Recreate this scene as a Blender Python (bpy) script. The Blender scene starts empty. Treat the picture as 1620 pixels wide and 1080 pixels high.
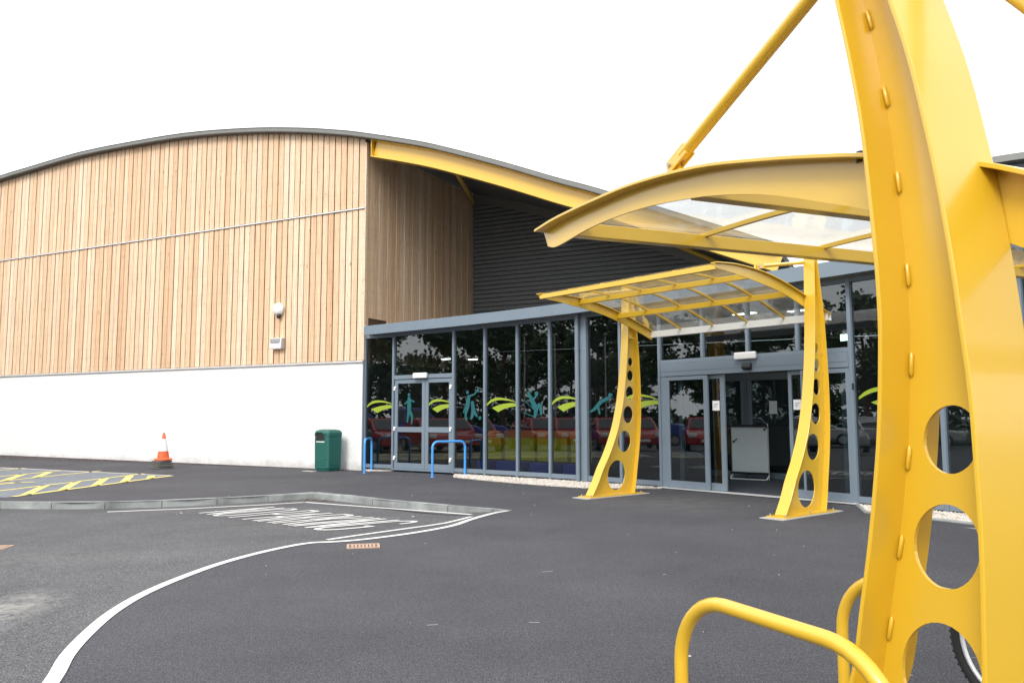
import bpy, bmesh, math, random
from mathutils import Vector, Matrix
from mathutils.bvhtree import BVHTree
from mathutils.geometry import tessellate_polygon
random.seed(7)
S = bpy.context.scene
COL = S.collection
R = math.radians

# ------------------------------------------------------------------ camera, sky, sun, exposure
cam_d = bpy.data.cameras.new('camera')
cam_d.sensor_width = 36.0
cam_d.lens = 36.0 * 1255.25 / 1620.0
cam_d.clip_start = 0.05
cam_d.clip_end = 2000
cam = bpy.data.objects.new('camera', cam_d)
COL.objects.link(cam)
p, r = R(5.4115), R(-0.15037)
f_ = Vector((0, math.cos(p), math.sin(p))); u0 = Vector((0, -math.sin(p), math.cos(p))); x0 = Vector((1, 0, 0))
xr = math.cos(r) * x0 + math.sin(r) * u0
ur = -math.sin(r) * x0 + math.cos(r) * u0
m = Matrix.Identity(4)
for i in range(3):
    m[i][0], m[i][1], m[i][2] = xr[i], ur[i], -f_[i]
m[2][3] = 1.45
cam.matrix_world = m
S.camera = cam

SUN_AZ, SUN_EL = 206.0, 42.0
w = bpy.data.worlds.new('World'); S.world = w; w.use_nodes = True
nt = w.node_tree; nt.nodes.clear()
sky = nt.nodes.new('ShaderNodeTexSky'); sky.sky_type = 'NISHITA'; sky.sun_disc = False
sky.sun_elevation = R(SUN_EL); sky.sun_rotation = R(SUN_AZ)
hs = nt.nodes.new('ShaderNodeHueSaturation'); hs.inputs['Saturation'].default_value = 0.12
mx = nt.nodes.new('ShaderNodeMix'); mx.data_type = 'RGBA'; mx.inputs[0].default_value = 0.82
mx.inputs[7].default_value = (11.5, 11.7, 12.0, 1)      # even overcast cloud
bg = nt.nodes.new('ShaderNodeBackground'); bg.inputs[1].default_value = 0.1
wo = nt.nodes.new('ShaderNodeOutputWorld')
nt.links.new(sky.outputs[0], hs.inputs['Color']); nt.links.new(hs.outputs[0], mx.inputs[6])
nt.links.new(mx.outputs[2], bg.inputs[0]); nt.links.new(bg.outputs[0], wo.inputs[0])

sd = bpy.data.lights.new('sun', 'SUN'); sd.energy = 1.5; sd.angle = R(22); sd.color = (1.0, 0.96, 0.9)
sun = bpy.data.objects.new('sun', sd); COL.objects.link(sun)
a, e = R(SUN_AZ), R(SUN_EL)
sun.rotation_euler = Vector((math.sin(a) * math.cos(e), math.cos(a) * math.cos(e), math.sin(e))).to_track_quat('Z', 'Y').to_euler()
sun.location = (-20, -20, 30)
S.view_settings.view_transform = 'Standard'; S.view_settings.look = 'None'
S.view_settings.exposure = 0.86; S.view_settings.gamma = 1.0; S.view_settings.use_curve_mapping = False
S.cycles.max_bounces = 10; S.cycles.transparent_max_bounces = 24; S.cycles.glossy_bounces = 5
S.cycles.sample_clamp_indirect = 6

# ------------------------------------------------------------------ materials
def nodes(name):
    mt = bpy.data.materials.new(name); mt.use_nodes = True
    t = mt.node_tree; b = t.nodes['Principled BSDF']
    return mt, t, b
def N(t, typ, **kw):
    n = t.nodes.new(typ)
    for k, v in kw.items():
        if k in n.inputs.keys(): n.inputs[k].default_value = v
        else: setattr(n, k, v)
    return n
def coords(t, scale=(1, 1, 1), rand=False):
    tc = N(t, 'ShaderNodeTexCoord'); mp = N(t, 'ShaderNodeMapping'); mp.inputs['Scale'].default_value = scale
    if rand:
        oi = N(t, 'ShaderNodeObjectInfo'); mu = N(t, 'ShaderNodeMath', operation='MULTIPLY'); mu.inputs[1].default_value = 97.0
        cb = N(t, 'ShaderNodeCombineXYZ'); ad = N(t, 'ShaderNodeVectorMath', operation='ADD')
        t.links.new(oi.outputs['Random'], mu.inputs[0])
        for k in range(3): t.links.new(mu.outputs[0], cb.inputs[k])
        t.links.new(tc.outputs['Object'], ad.inputs[0]); t.links.new(cb.outputs[0], ad.inputs[1]); t.links.new(ad.outputs[0], mp.inputs[0])
    else:
        t.links.new(tc.outputs['Object'], mp.inputs[0])
    return mp.outputs[0]
def noise(t, vec, scale, detail=4, rough=0.6):
    n = N(t, 'ShaderNodeTexNoise'); n.inputs['Scale'].default_value = scale; n.inputs['Detail'].default_value = detail
    n.inputs['Roughness'].default_value = rough; t.links.new(vec, n.inputs['Vector']); return n.outputs['Fac']
def ramp(t, fac, stops):
    n = N(t, 'ShaderNodeValToRGB'); el = n.color_ramp.elements
    while len(el) < len(stops): el.new(0.5)
    for q, (pos, c) in zip(el, stops):
        q.position = pos; q.color = (*c, 1) if len(c) == 3 else c
    t.links.new(fac, n.inputs[0]); return n.outputs[0]
def g3(v): return (v, v, v)
def bump(t, b, h, strength, dist=0.01):
    n = N(t, 'ShaderNodeBump'); n.inputs['Strength'].default_value = strength; n.inputs['Distance'].default_value = dist
    t.links.new(h, n.inputs['Height']); t.links.new(n.outputs[0], b.inputs['Normal'])
def mixc(t, fac, a, b_, typ='MIX'):
    n = N(t, 'ShaderNodeMix', data_type='RGBA', blend_type=typ)
    for s, v in ((0, fac), (6, a), (7, b_)):
        if isinstance(v, (int, float)): n.inputs[s].default_value = v
        elif isinstance(v, tuple): n.inputs[s].default_value = (*v, 1)
        else: t.links.new(v, n.inputs[s])
    return n.outputs[2]
def plain(name, col, rough=0.5, metal=0.0, coat=0.0, var=0.12, vscale=3.0, bmp=0.0, bscale=200, emit=None):
    mt, t, b = nodes(name)
    v = coords(t)
    c = mixc(t, noise(t, v, vscale), tuple(x * (1 - var) for x in col), tuple(min(1, x * (1 + var)) for x in col))
    t.links.new(c, b.inputs['Base Color'])
    b.inputs['Roughness'].default_value = rough; b.inputs['Metallic'].default_value = metal; b.inputs['Coat Weight'].default_value = coat
    if bmp: bump(t, b, noise(t, v, bscale, 2), bmp, 0.004)
    if emit: b.inputs['Emission Color'].default_value = (*emit[0], 1); b.inputs['Emission Strength'].default_value = emit[1]
    return mt

def mat_yellow():
    mt, t, b = nodes('yellow_paint'); v = coords(t)
    c = mixc(t, noise(t, v, 1.7, 6), (0.65, 0.39, 0.015), (0.71, 0.44, 0.022))
    d = ramp(t, noise(t, v, 9, 8, 0.75), [(0.62, (0, 0, 0)), (0.8, g3(0.5))])
    c2 = mixc(t, d, c, (0.55, 0.32, 0.03))
    t.links.new(c2, b.inputs['Base Color']); b.inputs['Roughness'].default_value = 0.45
    b.inputs['Coat Weight'].default_value = 0.8; b.inputs['Coat Roughness'].default_value = 0.17; b.inputs['Coat IOR'].default_value = 1.6
    return mt
def mat_asphalt(name, lo, hi, blobs=()):
    mt, t, b = nodes(name); v = coords(t)
    big = noise(t, v, 0.42, 8, 0.72)
    base = mixc(t, ramp(t, big, [(0.3, g3(0)), (0.7, g3(1))]), lo, hi)
    vo = N(t, 'ShaderNodeTexVoronoi'); vo.inputs['Scale'].default_value = 130; t.links.new(v, vo.inputs['Vector'])
    sp = ramp(t, noise(t, v, 105, 3, 0.75), [(0.36, g3(0.25)), (0.5, g3(0.95)), (0.66, g3(2.4))])
    base = mixc(t, 1.0, base, sp, 'MULTIPLY')
    st = ramp(t, vo.outputs['Color'], [(0.0, g3(0.75)), (1.0, g3(1.35))])
    base = mixc(t, 1.0, base, st, 'MULTIPLY')
    base = mixc(t, 1.0, base, ramp(t, noise(t, v, 28, 4, 0.7), [(0.3, g3(0.72)), (0.7, g3(1.3))]), 'MULTIPLY')
    fl = ramp(t, noise(t, v, 75, 2, 0.5), [(0.735, g3(0)), (0.765, g3(0.5))])
    base = mixc(t, fl, base, (0.28, 0.27, 0.26))
    for (bx, by, rx, ry, amt, col) in blobs:                    # worn and dusty patches lying on the tarmac
        mp = N(t, 'ShaderNodeMapping'); mp.inputs['Location'].default_value = (-bx / rx, -by / ry, 0)
        mp.inputs['Scale'].default_value = (1 / rx, 1 / ry, 0); t.links.new(v, mp.inputs[0])
        gr = N(t, 'ShaderNodeTexGradient', gradient_type='SPHERICAL'); t.links.new(mp.outputs[0], gr.inputs[0])
        k = N(t, 'ShaderNodeMath', operation='MULTIPLY'); t.links.new(gr.outputs[0], k.inputs[0])
        t.links.new(ramp(t, noise(t, v, 3.5, 8, 0.8), [(0.4, g3(0)), (0.62, g3(1))]), k.inputs[1])
        k2 = N(t, 'ShaderNodeMath', operation='MULTIPLY', use_clamp=True); k2.inputs[1].default_value = amt; t.links.new(k.outputs[0], k2.inputs[0])
        base = mixc(t, k2.outputs[0], base, col)
    t.links.new(base, b.inputs['Base Color']); b.inputs['Roughness'].default_value = 0.86
    b.inputs['Specular IOR Level'].default_value = 0.35
    bump(t, b, vo.outputs['Distance'], 0.55, 0.006)
    return mt
def mat_timber(name, dark):
    mt, t, b = nodes(name)
    v = coords(t, (22, 22, 0.9), rand=True); v2 = coords(t, (6, 6, 2.2), rand=True)
    oi = N(t, 'ShaderNodeObjectInfo')
    tone = ramp(t, oi.outputs['Random'], [(0.0, (0.65, 0.425, 0.255)), (0.3, (0.73, 0.53, 0.355)), (0.55, (0.68, 0.465, 0.29)), (0.8, (0.78, 0.60, 0.43)), (0.92, (0.71, 0.50, 0.33)), (1.0, (0.60, 0.37, 0.215))])
    gr = ramp(t, noise(t, v, 1.5, 5, 0.65), [(0.3, g3(0.68)), (0.55, g3(1.0)), (0.75, g3(1.14))])
    c = mixc(t, 1.0, tone, gr, 'MULTIPLY')
    kn = ramp(t, noise(t, v2, 2.4, 2, 0.4), [(0.70, g3(0)), (0.78, g3(0.75))])
    c = mixc(t, kn, c, (0.20, 0.09, 0.04))
    tc = N(t, 'ShaderNodeTexCoord'); sx = N(t, 'ShaderNodeSeparateXYZ'); t.links.new(tc.outputs['Object'], sx.inputs[0])   # nail heads, two per board at every rail
    def mth(op, a_, b2=None, clamp=False):
        n_ = N(t, 'ShaderNodeMath', operation=op, use_clamp=clamp)
        for i_, q in enumerate((a_, b2)):
            if q is None: continue
            if isinstance(q, (int, float)): n_.inputs[i_].default_value = q
            else: t.links.new(q, n_.inputs[i_])
        return n_.outputs[0]
    zr = mth('ABSOLUTE', mth('SUBTRACT', mth('PINGPONG', mth('ADD', sx.outputs[2], .3), .3), .15)); xr_ = mth('ABSOLUTE', mth('SUBTRACT', mth('ABSOLUTE', sx.outputs[0]), .055))
    nail = mth('MULTIPLY', mth('LESS_THAN', zr, .009), mth('LESS_THAN', xr_, .011))
    c = mixc(t, mth('MULTIPLY', nail, .55), c, (.10, .07, .05))
    if dark != 1: c = mixc(t, 1.0, c, g3(dark), 'MULTIPLY')
    t.links.new(c, b.inputs['Base Color']); b.inputs['Roughness'].default_value = 0.75
    bump(t, b, noise(t, v, 3, 4), 0.15, 0.003)
    return mt
def mat_glass(name, tint, ior, dirt=0.0, wob=0.0):
    mt = bpy.data.materials.new(name); mt.use_nodes = True; t = mt.node_tree; t.nodes.clear()
    o = N(t, 'ShaderNodeOutputMaterial'); fr = N(t, 'ShaderNodeFresnel'); fr.inputs['IOR'].default_value = ior
    ge = N(t, 'ShaderNodeNewGeometry'); iom = N(t, 'ShaderNodeMix', data_type='FLOAT'); iom.inputs[2].default_value = ior; iom.inputs[3].default_value = 1 / ior
    t.links.new(ge.outputs['Backfacing'], iom.inputs[0]); t.links.new(iom.outputs[0], fr.inputs['IOR'])
    tr = N(t, 'ShaderNodeBsdfTransparent'); tr.inputs[0].default_value = (*tint, 1)
    gl = N(t, 'ShaderNodeBsdfGlossy'); gl.inputs['Roughness'].default_value = 0.0 if not dirt else 0.06
    mxs = N(t, 'ShaderNodeMixShader'); t.links.new(fr.outputs[0], mxs.inputs[0]); t.links.new(tr.outputs[0], mxs.inputs[1]); t.links.new(gl.outputs[0], mxs.inputs[2])
    v = coords(t)
    if wob:
        bp = N(t, 'ShaderNodeBump'); bp.inputs['Strength'].default_value = wob; bp.inputs['Distance'].default_value = 0.02
        t.links.new(noise(t, v, 1.1, 2), bp.inputs['Height']); t.links.new(bp.outputs[0], gl.inputs['Normal'])
    out = mxs.outputs[0]
    if dirt:
        df = N(t, 'ShaderNodeBsdfDiffuse'); df.inputs[0].default_value = (0.62, 0.6, 0.56, 1)
        tl = N(t, 'ShaderNodeBsdfTranslucent'); tl.inputs[0].default_value = (0.62, 0.6, 0.56, 1)
        ds = N(t, 'ShaderNodeMixShader'); ds.inputs[0].default_value = 0.6; t.links.new(df.outputs[0], ds.inputs[1]); t.links.new(tl.outputs[0], ds.inputs[2])
        m2 = N(t, 'ShaderNodeMixShader'); k = ramp(t, noise(t, v, 2.6, 8, 0.7), [(0.35, g3(dirt * 0.4)), (0.62, g3(dirt)), (0.72, g3(dirt * 2.8))])
        t.links.new(k, m2.inputs[0]); t.links.new(out, m2.inputs[1]); t.links.new(ds.outputs[0], m2.inputs[2]); out = m2.outputs[0]
    t.links.new(out, o.inputs[0])
    return mt
def mat_render_white():
    mt, t, b = nodes('white_roughcast'); v = coords(t)
    vo = N(t, 'ShaderNodeTexVoronoi'); vo.inputs['Scale'].default_value = 45; t.links.new(v, vo.inputs['Vector'])
    c = mixc(t, noise(t, v, 0.8, 5), (0.78, 0.78, 0.77), (0.83, 0.83, 0.82))
    tc = N(t, 'ShaderNodeTexCoord'); sx = N(t, 'ShaderNodeSeparateXYZ'); t.links.new(tc.outputs['Object'], sx.inputs[0])
    ad = N(t, 'ShaderNodeMath', operation='MULTIPLY_ADD'); t.links.new(noise(t, v, 2.5, 7, .75), ad.inputs[0]); ad.inputs[1].default_value = .55; t.links.new(sx.outputs[2], ad.inputs[2])
    c = mixc(t, ramp(t, ad.outputs[0], [(.30, g3(.55)), (.52, g3(0))]), c, (.42, .39, .36))          # rain splash dirt along the foot of the wall
    st = N(t, 'ShaderNodeMapping'); st.inputs['Scale'].default_value = (2.2, 2.2, .12); t.links.new(tc.outputs['Object'], st.inputs[0])
    c = mixc(t, ramp(t, noise(t, st.outputs[0], 2, 6, .7), [(.58, g3(0)), (.75, g3(.28))]), c, (.52, .51, .49))   # faint run-off streaks
    t.links.new(c, b.inputs['Base Color']); b.inputs['Roughness'].default_value = 0.9
    bump(t, b, vo.outputs['Distance'], 0.8, 0.02)
    return mt
def mat_pavers():
    mt, t, b = nodes('blue_grey_pavers'); v = coords(t)
    br = N(t, 'ShaderNodeTexBrick'); br.inputs['Scale'].default_value = 5; br.inputs['Color1'].default_value = (0.17, 0.19, 0.215, 1)
    br.inputs['Color2'].default_value = (0.085, 0.095, 0.11, 1); br.inputs['Mortar'].default_value = (0.10, 0.11, 0.12, 1); br.inputs['Mortar Size'].default_value = 0.015
    t.links.new(v, br.inputs['Vector'])
    c = mixc(t, ramp(t, noise(t, v, 2.2, 6, .7), [(.35, g3(0)), (.75, g3(.7))]), br.outputs[0], (0.22, 0.25, 0.29))
    t.links.new(c, b.inputs['Base Color']); b.inputs['Roughness'].default_value = 0.8
    return mt
def mat_worn(name, col, under, amt):
    mt, t, b = nodes(name); v = coords(t)
    k = ramp(t, noise(t, v, 22, 8, 0.75), [(amt, g3(0)), (amt + 0.1, g3(1))])
    c = mixc(t, k, col, under)
    c = mixc(t, noise(t, v, 150, 2), c, tuple(x * 0.8 for x in col))
    t.links.new(c, b.inputs['Base Color']); b.inputs['Roughness'].default_value = 0.75
    return mt
def mat_leaf():
    mt, t, b = nodes('pine_needles'); v = coords(t)
    c = mixc(t, noise(t, v, 1.3, 4), (0.035, 0.07, 0.03), (0.10, 0.145, 0.065))
    t.links.new(c, b.inputs['Base Color']); b.inputs['Roughness'].default_value = 0.7
    return mt
M = {}
M['yellow'] = mat_yellow()
M['asphalt'] = mat_asphalt('forecourt_asphalt', (0.042, 0.042, 0.049), (0.069, 0.069, 0.078),
    [(3.1, 13.5, 1.7, 2.0, 0.5, (0.16, 0.155, 0.14)), (1.9, 3.7, 1.2, 0.8, 0.5, (0.16, 0.155, 0.15)), (-6, 17.5, 5, 2, 0.35, (0.12, 0.12, 0.12))])
M['road'] = mat_asphalt('road_asphalt', (0.058, 0.059, 0.064), (0.105, 0.105, 0.110),
    [(-4.0, 6.0, 0.55, 1.1, 1.6, (0.30, 0.29, 0.27)), (-5.2, 8.6, 2.2, 0.8, 0.5, (0.19, 0.18, 0.17)), (-3.2, 11.0, 1.6, 0.7, 0.4, (0.17, 0.16, 0.15))])
M['timber'] = mat_timber('larch_board', 1.0)
M['glass'] = mat_glass('dark_glazing', (0.55, 0.61, 0.62), 1.9, wob=0.02)
M['poly'] = mat_glass('clear_polycarbonate', (0.93, 0.94, 0.93), 1.5, dirt=0.10, wob=0.25)
M['white_wall'] = mat_render_white()
M['pavers'] = mat_pavers()
M['line_white'] = mat_worn('white_road_paint', (0.74, 0.73, 0.71), (0.20, 0.20, 0.20), 0.61)
M['line_yellow'] = mat_worn('yellow_road_paint', (0.78, 0.66, 0.20), (0.22, 0.22, 0.21), 0.62)
M['leaf'] = mat_leaf()
M['frame'] = plain('blue_grey_frame', (0.165, 0.21, 0.255), 0.45, 0, 0.1, 0.06)
M['kerb'] = plain('kerb_concrete', (0.26, 0.275, 0.27), 0.85, 0, 0, 0.85, 2.4, 0.3, 90)
M['clad'] = plain('dark_cladding', (0.125, 0.135, 0.14), 0.5, 0.0, 0.1, 0.08)
M['roof'] = plain('grey_roof_sheet', (0.17, 0.17, 0.16), 0.5, 0.2, 0, 0.15)
M['soffit'] = plain('dark_soffit', (0.12, 0.125, 0.13), 0.7)
M['backing'] = plain('dark_membrane', (0.10, 0.06, 0.035), 0.9)
M['plinth'] = plain('plinth_brick', (0.12, 0.10, 0.10), 0.9, 0, 0, 0.7, 7)
M['alu'] = plain('aluminium_trim', (0.72, 0.73, 0.74), 0.35, 0.4, 0, 0.05)
M['white'] = plain('white_plastic', (0.8, 0.8, 0.78), 0.4, 0, 0.1, 0.04)
M['black'] = plain('black_plastic', (0.02, 0.02, 0.022), 0.45)
M['blue'] = plain('blue_paint', (0.06, 0.32, 0.80), 0.4, 0, 0.3, 0.05)
M['green'] = plain('green_bin_plastic', (0.012, 0.105, 0.085), 0.5, 0, 0.1, 0.1)
M['orange'] = plain('orange_cone_rubber', (0.78, 0.12, 0.035), 0.6, 0, 0, 0.15, 12)
M['sleeve'] = plain('white_cone_sleeve', (0.74, 0.76, 0.77), 0.5, 0, 0, 0.12, 12)
M['rubber'] = plain('dusty_rubber', (0.12, 0.115, 0.10), 0.9, 0, 0, 0.4, 18)
M['grout'] = plain('pale_grout', (0.42, 0.41, 0.39), 0.9, 0, 0, 0.2, 15)
M['stone'] = None
M['rust'] = plain('rusty_grating', (0.42, 0.29, 0.21), 0.9, 0.0, 0, 0.4, 30)
M['lime'] = plain('lime_vinyl', (0.27, 0.36, 0.025), 0.5, 0, 0, 0.05)
M['teal'] = plain('teal_vinyl', (0.005, 0.095, 0.105), 0.5, 0, 0, 0.1)
M['paper'] = plain('paper_notice', (0.78, 0.79, 0.78), 0.7, 0, 0, 0.03)
M['ink'] = plain('grey_print', (0.25, 0.27, 0.3), 0.7)
M['carpet'] = plain('blue_grey_carpet', (0.05, 0.06, 0.08), 0.95, 0, 0, 0.2, 60)
M['inside'] = plain('lobby_wall_paint', (0.16, 0.17, 0.18), 0.8)
M['ceil'] = plain('lobby_ceiling', (0.30, 0.30, 0.30), 0.8)
M['lamp'] = plain('lit_diffuser', (0.8, 0.8, 0.75), 0.5, emit=((1, 0.97, 0.85), 9.0))
M['exit'] = plain('lit_exit_sign', (0.6, 0.8, 0.6), 0.5, emit=((0.75, 1, 0.75), 5.0))
M['board'] = plain('whiteboard_enamel', (0.72, 0.74, 0.75), 0.3, 0, 0.3, 0.03)
M['in_yellow'] = plain('yellow_laminate', (0.75, 0.58, 0.02), 0.5)
M['in_orange'] = plain('orange_laminate', (0.85, 0.28, 0.02), 0.5)
M['in_blue'] = plain('blue_vinyl', (0.03, 0.07, 0.42), 0.5)
M['tyre'] = plain('tyre_rubber', (0.018, 0.018, 0.019), 0.8)
M['rim'] = plain('alloy_rim', (0.5, 0.5, 0.52), 0.3, 0.8)
M['carglass'] = plain('car_window', (0.02, 0.025, 0.03), 0.05, 0, 0.5)
M['red'] = plain('red_car_paint', (0.42, 0.012, 0.02), 0.25, 0, 0.8, 0.05)
M['silver'] = plain('silver_car_paint', (0.5, 0.51, 0.52), 0.3, 0.4, 0.8, 0.05)
M['van_blue'] = plain('blue_van_paint', (0.03, 0.06, 0.36), 0.3, 0, 0.8, 0.05)
M['suv'] = plain('dark_car_paint', (0.03, 0.035, 0.035), 0.3, 0, 0.8, 0.05)
M['bark'] = plain('pine_bark', (0.13, 0.075, 0.05), 0.9, 0, 0, 0.35, 6, 0.6, 30)
M['grass'] = plain('grass_verge', (0.05, 0.085, 0.022), 0.95, 0, 0, 0.4, 3, 0.6, 60)
M['leaf_litter'] = plain('dead_leaves', (0.22, 0.15, 0.08), 0.9, 0, 0, 0.4, 20)
M['galv'] = plain('galvanised_steel', (0.42, 0.43, 0.44), 0.45, 0.6)
def mat_stone():
    mt, t, b = nodes('pale_gravel'); v = coords(t)
    vo = N(t, 'ShaderNodeTexVoronoi'); vo.inputs['Scale'].default_value = 26; t.links.new(v, vo.inputs['Vector'])
    c = ramp(t, vo.outputs['Color'], [(0.0, (0.30, 0.25, 0.21)), (0.35, (0.52, 0.46, 0.40)), (0.7, (0.62, 0.59, 0.55)), (1.0, (0.40, 0.37, 0.35))])
    t.links.new(c, b.inputs['Base Color']); b.inputs['Roughness'].default_value = 0.8; return mt
M['stone'] = mat_stone()

# ------------------------------------------------------------------ mesh helpers
def dr(h): return Vector((math.sin(R(h)), math.cos(R(h)), 0))
def frame(P, h, side=1, k=1.0):
    """P: origin on the ground, h: compass heading of s; n points to the right of s (side=-1: to the left)."""
    P = Vector((P[0], P[1], 0)); a_ = dr(h); b_ = dr(h + 90) * side
    return lambda s, n, z: P + a_ * s + b_ * n + Vector((0, 0, 1.45 + (z - 1.45) * k))
class MB:
    def __init__(self): self.v = []; self.f = []; self.sm = []
    def add(self, vs, fs, smooth=False):
        o = len(self.v); self.v += [Vector(q) for q in vs]; self.f += [[i + o for i in q] for q in fs]; self.sm += [smooth] * len(fs); return self
    def box(self, W, s0, s1, n0, n1, z0, z1):
        vs = [W(s, n, z) for z in (z0, z1) for n in (n0, n1) for s in (s0, s1)]
        return self.add(vs, [(0, 2, 3, 1), (4, 5, 7, 6), (0, 1, 5, 4), (2, 6, 7, 3), (0, 4, 6, 2), (1, 3, 7, 5)])
    def prism(self, W, poly, n0, n1):
        """poly in (s, z), extruded along n"""
        k = len(poly); vs = [W(s, n0, z) for s, z in poly] + [W(s, n1, z) for s, z in poly]
        fs = [tuple(range(k)), tuple(reversed(range(k, 2 * k)))] + [(i, i + k, (i + 1) % k + k, (i + 1) % k) for i in range(k)]
        return self.add(vs, fs)
    def slab(self, pts, z0, z1):
        k = len(pts); vs = [(q[0], q[1], z0) for q in pts] + [(q[0], q[1], z1) for q in pts]
        fs = [tuple(reversed(range(k))), tuple(range(k, 2 * k))] + [(i, (i + 1) % k, (i + 1) % k + k, i + k) for i in range(k)]
        return self.add(vs, fs)
    def ribbon(self, W, path, n0, n1, t):
        """rectangular section swept along path of (s, z); t is added on the left of the path direction"""
        k = len(path); vs = []
        for i in range(k):
            a_, b_ = path[max(0, i - 1)], path[min(k - 1, i + 1)]
            dx, dz = b_[0] - a_[0], b_[1] - a_[1]; L = math.hypot(dx, dz) or 1; nx, nz = -dz / L * t, dx / L * t
            s, z = path[i]
            vs += [W(s, n0, z), W(s, n1, z), W(s + nx, n1, z + nz), W(s + nx, n0, z + nz)]
        fs = []
        for i in range(k - 1):
            o = 4 * i
            for j in range(4): fs.append((o + j, o + (j + 1) % 4, o + 4 + (j + 1) % 4, o + 4 + j))
        fs += [(0, 3, 2, 1), (4 * k - 4, 4 * k - 3, 4 * k - 2, 4 * k - 1)]
        return self.add(vs, fs)
    def tube(self, path, rad, seg=12, cap=True):
        path = [Vector(q) for q in path]; k = len(path); vs = []; fs = []
        up = None
        for i in range(k):
            d = (path[min(k - 1, i + 1)] - path[max(0, i - 1)]).normalized()
            if up is None: up = d.orthogonal().normalized()
            else: up = (up - d * up.dot(d)).normalized()
            sd_ = d.cross(up); rr = rad[i] if isinstance(rad, (list, tuple)) else rad
            for j in range(seg):
                an = 2 * math.pi * j / seg; vs.append(path[i] + (up * math.cos(an) + sd_ * math.sin(an)) * rr)
        for i in range(k - 1):
            for j in range(seg):
                a_, b_ = i * seg + j, i * seg + (j + 1) % seg; fs.append((a_, b_, b_ + seg, a_ + seg))
        self.add(vs, fs, True)
        if cap: self.add(vs[:seg], [tuple(reversed(range(seg)))]); self.add(vs[-seg:], [tuple(range(seg))])
        return self
    def lathe(self, P, prof, seg=24):
        P = Vector(P); k = len(prof)
        vs = [P + Vector((r_ * math.cos(2 * math.pi * j / seg), r_ * math.sin(2 * math.pi * j / seg), z)) for r_, z in prof for j in range(seg)]
        fs = [(i * seg + j, i * seg + (j + 1) % seg, (i + 1) * seg + (j + 1) % seg, (i + 1) * seg + j) for i in range(k - 1) for j in range(seg)]
        return self.add(vs, fs, True)
    def disc(self, c, axis, rad, thick, seg=24):
        c = Vector(c); axis = Vector(axis).normalized(); return self.tube([c - axis * thick / 2, c + axis * thick / 2], rad, seg)
def obj(name, mb, mat, parent=None, bevel=0.0, origin=None, smooth=None, kind=None):
    o0 = Vector(origin) if origin is not None else (parent.matrix_world.translation if parent else Vector((0, 0, 0)))
    me = bpy.data.meshes.new(name); me.from_pydata([tuple(q - o0) for q in mb.v], [], mb.f)
    me.polygons.foreach_set('use_smooth', [bool(x) for x in mb.sm]); me.update()
    b_ = bmesh.new(); b_.from_mesh(me); bmesh.ops.recalc_face_normals(b_, faces=b_.faces); b_.to_mesh(me); b_.free()
    if mat: me.materials.append(M[mat] if isinstance(mat, str) else mat)
    o = bpy.data.objects.new(name, me); COL.objects.link(o)
    if parent: o.parent = parent; o.location = o0 - parent.matrix_world.translation
    else: o.location = o0
    o.matrix_world.translation = o0
    if bevel:
        md = o.modifiers.new('bevel', 'BEVEL'); md.width = bevel; md.segments = 2; md.limit_method = 'ANGLE'; md.angle_limit = R(40)
    if kind: o['kind'] = kind
    return o
def thing(name, label, cat, loc, group=None):
    o = bpy.data.objects.new(name, None); COL.objects.link(o); o.location = loc; o.matrix_world.translation = Vector(loc)
    o.empty_display_size = 0.3
    o['label'] = label; o['category'] = cat
    if group: o['group'] = group
    return o
def tag(o, label, cat, group=None):
    o['label'] = label; o['category'] = cat
    if group: o['group'] = group
    return o
def relocal(o, parent):            # part already linked in world space -> child
    return o
def filled(polys, thick, bev=0.0):
    """flat plate with holes: list of closed 2D polylines -> (verts, faces) in x,y with thickness along z"""
    cu = bpy.data.curves.new('plate', 'CURVE'); cu.dimensions = '2D'; cu.fill_mode = 'BOTH'; cu.extrude = thick / 2; cu.bevel_depth = bev; cu.bevel_resolution = 0
    for pl in polys:
        sp = cu.splines.new('POLY'); sp.points.add(len(pl) - 1); sp.use_cyclic_u = True
        for q, (x, y) in zip(sp.points, pl): q.co = (x, y, 0, 1)
    o = bpy.data.objects.new('plate', cu); COL.objects.link(o)
    dg = bpy.context.evaluated_depsgraph_get(); me = bpy.data.meshes.new_from_object(o.evaluated_get(dg))
    vs = [v.co.copy() for v in me.vertices]; fs = [tuple(q.vertices) for q in me.polygons]
    bpy.data.objects.remove(o); bpy.data.curves.remove(cu); bpy.data.meshes.remove(me)
    return vs, fs
def lerp(tab, x):
    if x <= tab[0][0]: return tab[0][1]
    for (a_, b_), (c_, d_) in zip(tab, tab[1:]):
        if x <= c_: return b_ + (d_ - b_) * (x - a_) / (c_ - a_)
    return tab[-1][1]
def spline(tab, n):
    """Catmull-Rom through points (x, y[, z])"""
    pts = [Vector(q) if len(q) == 3 else Vector((q[0], q[1], 0)) for q in tab]; out = []
    P = [2 * pts[0] - pts[1]] + pts + [2 * pts[-1] - pts[-2]]
    for i in range(1, len(P) - 2):
        for k in range(n):
            t = k / n; a_, b_, c_, d_ = P[i - 1:i + 3]
            out.append(0.5 * ((2 * b_) + (c_ - a_) * t + (2 * a_ - 5 * b_ + 4 * c_ - d_) * t * t + (3 * b_ - a_ - 3 * c_ + d_) * t ** 3))
    out.append(pts[-1]); return out
def sp2(tab, n): return [(q.x, q.y) for q in spline(tab, n)]
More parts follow.
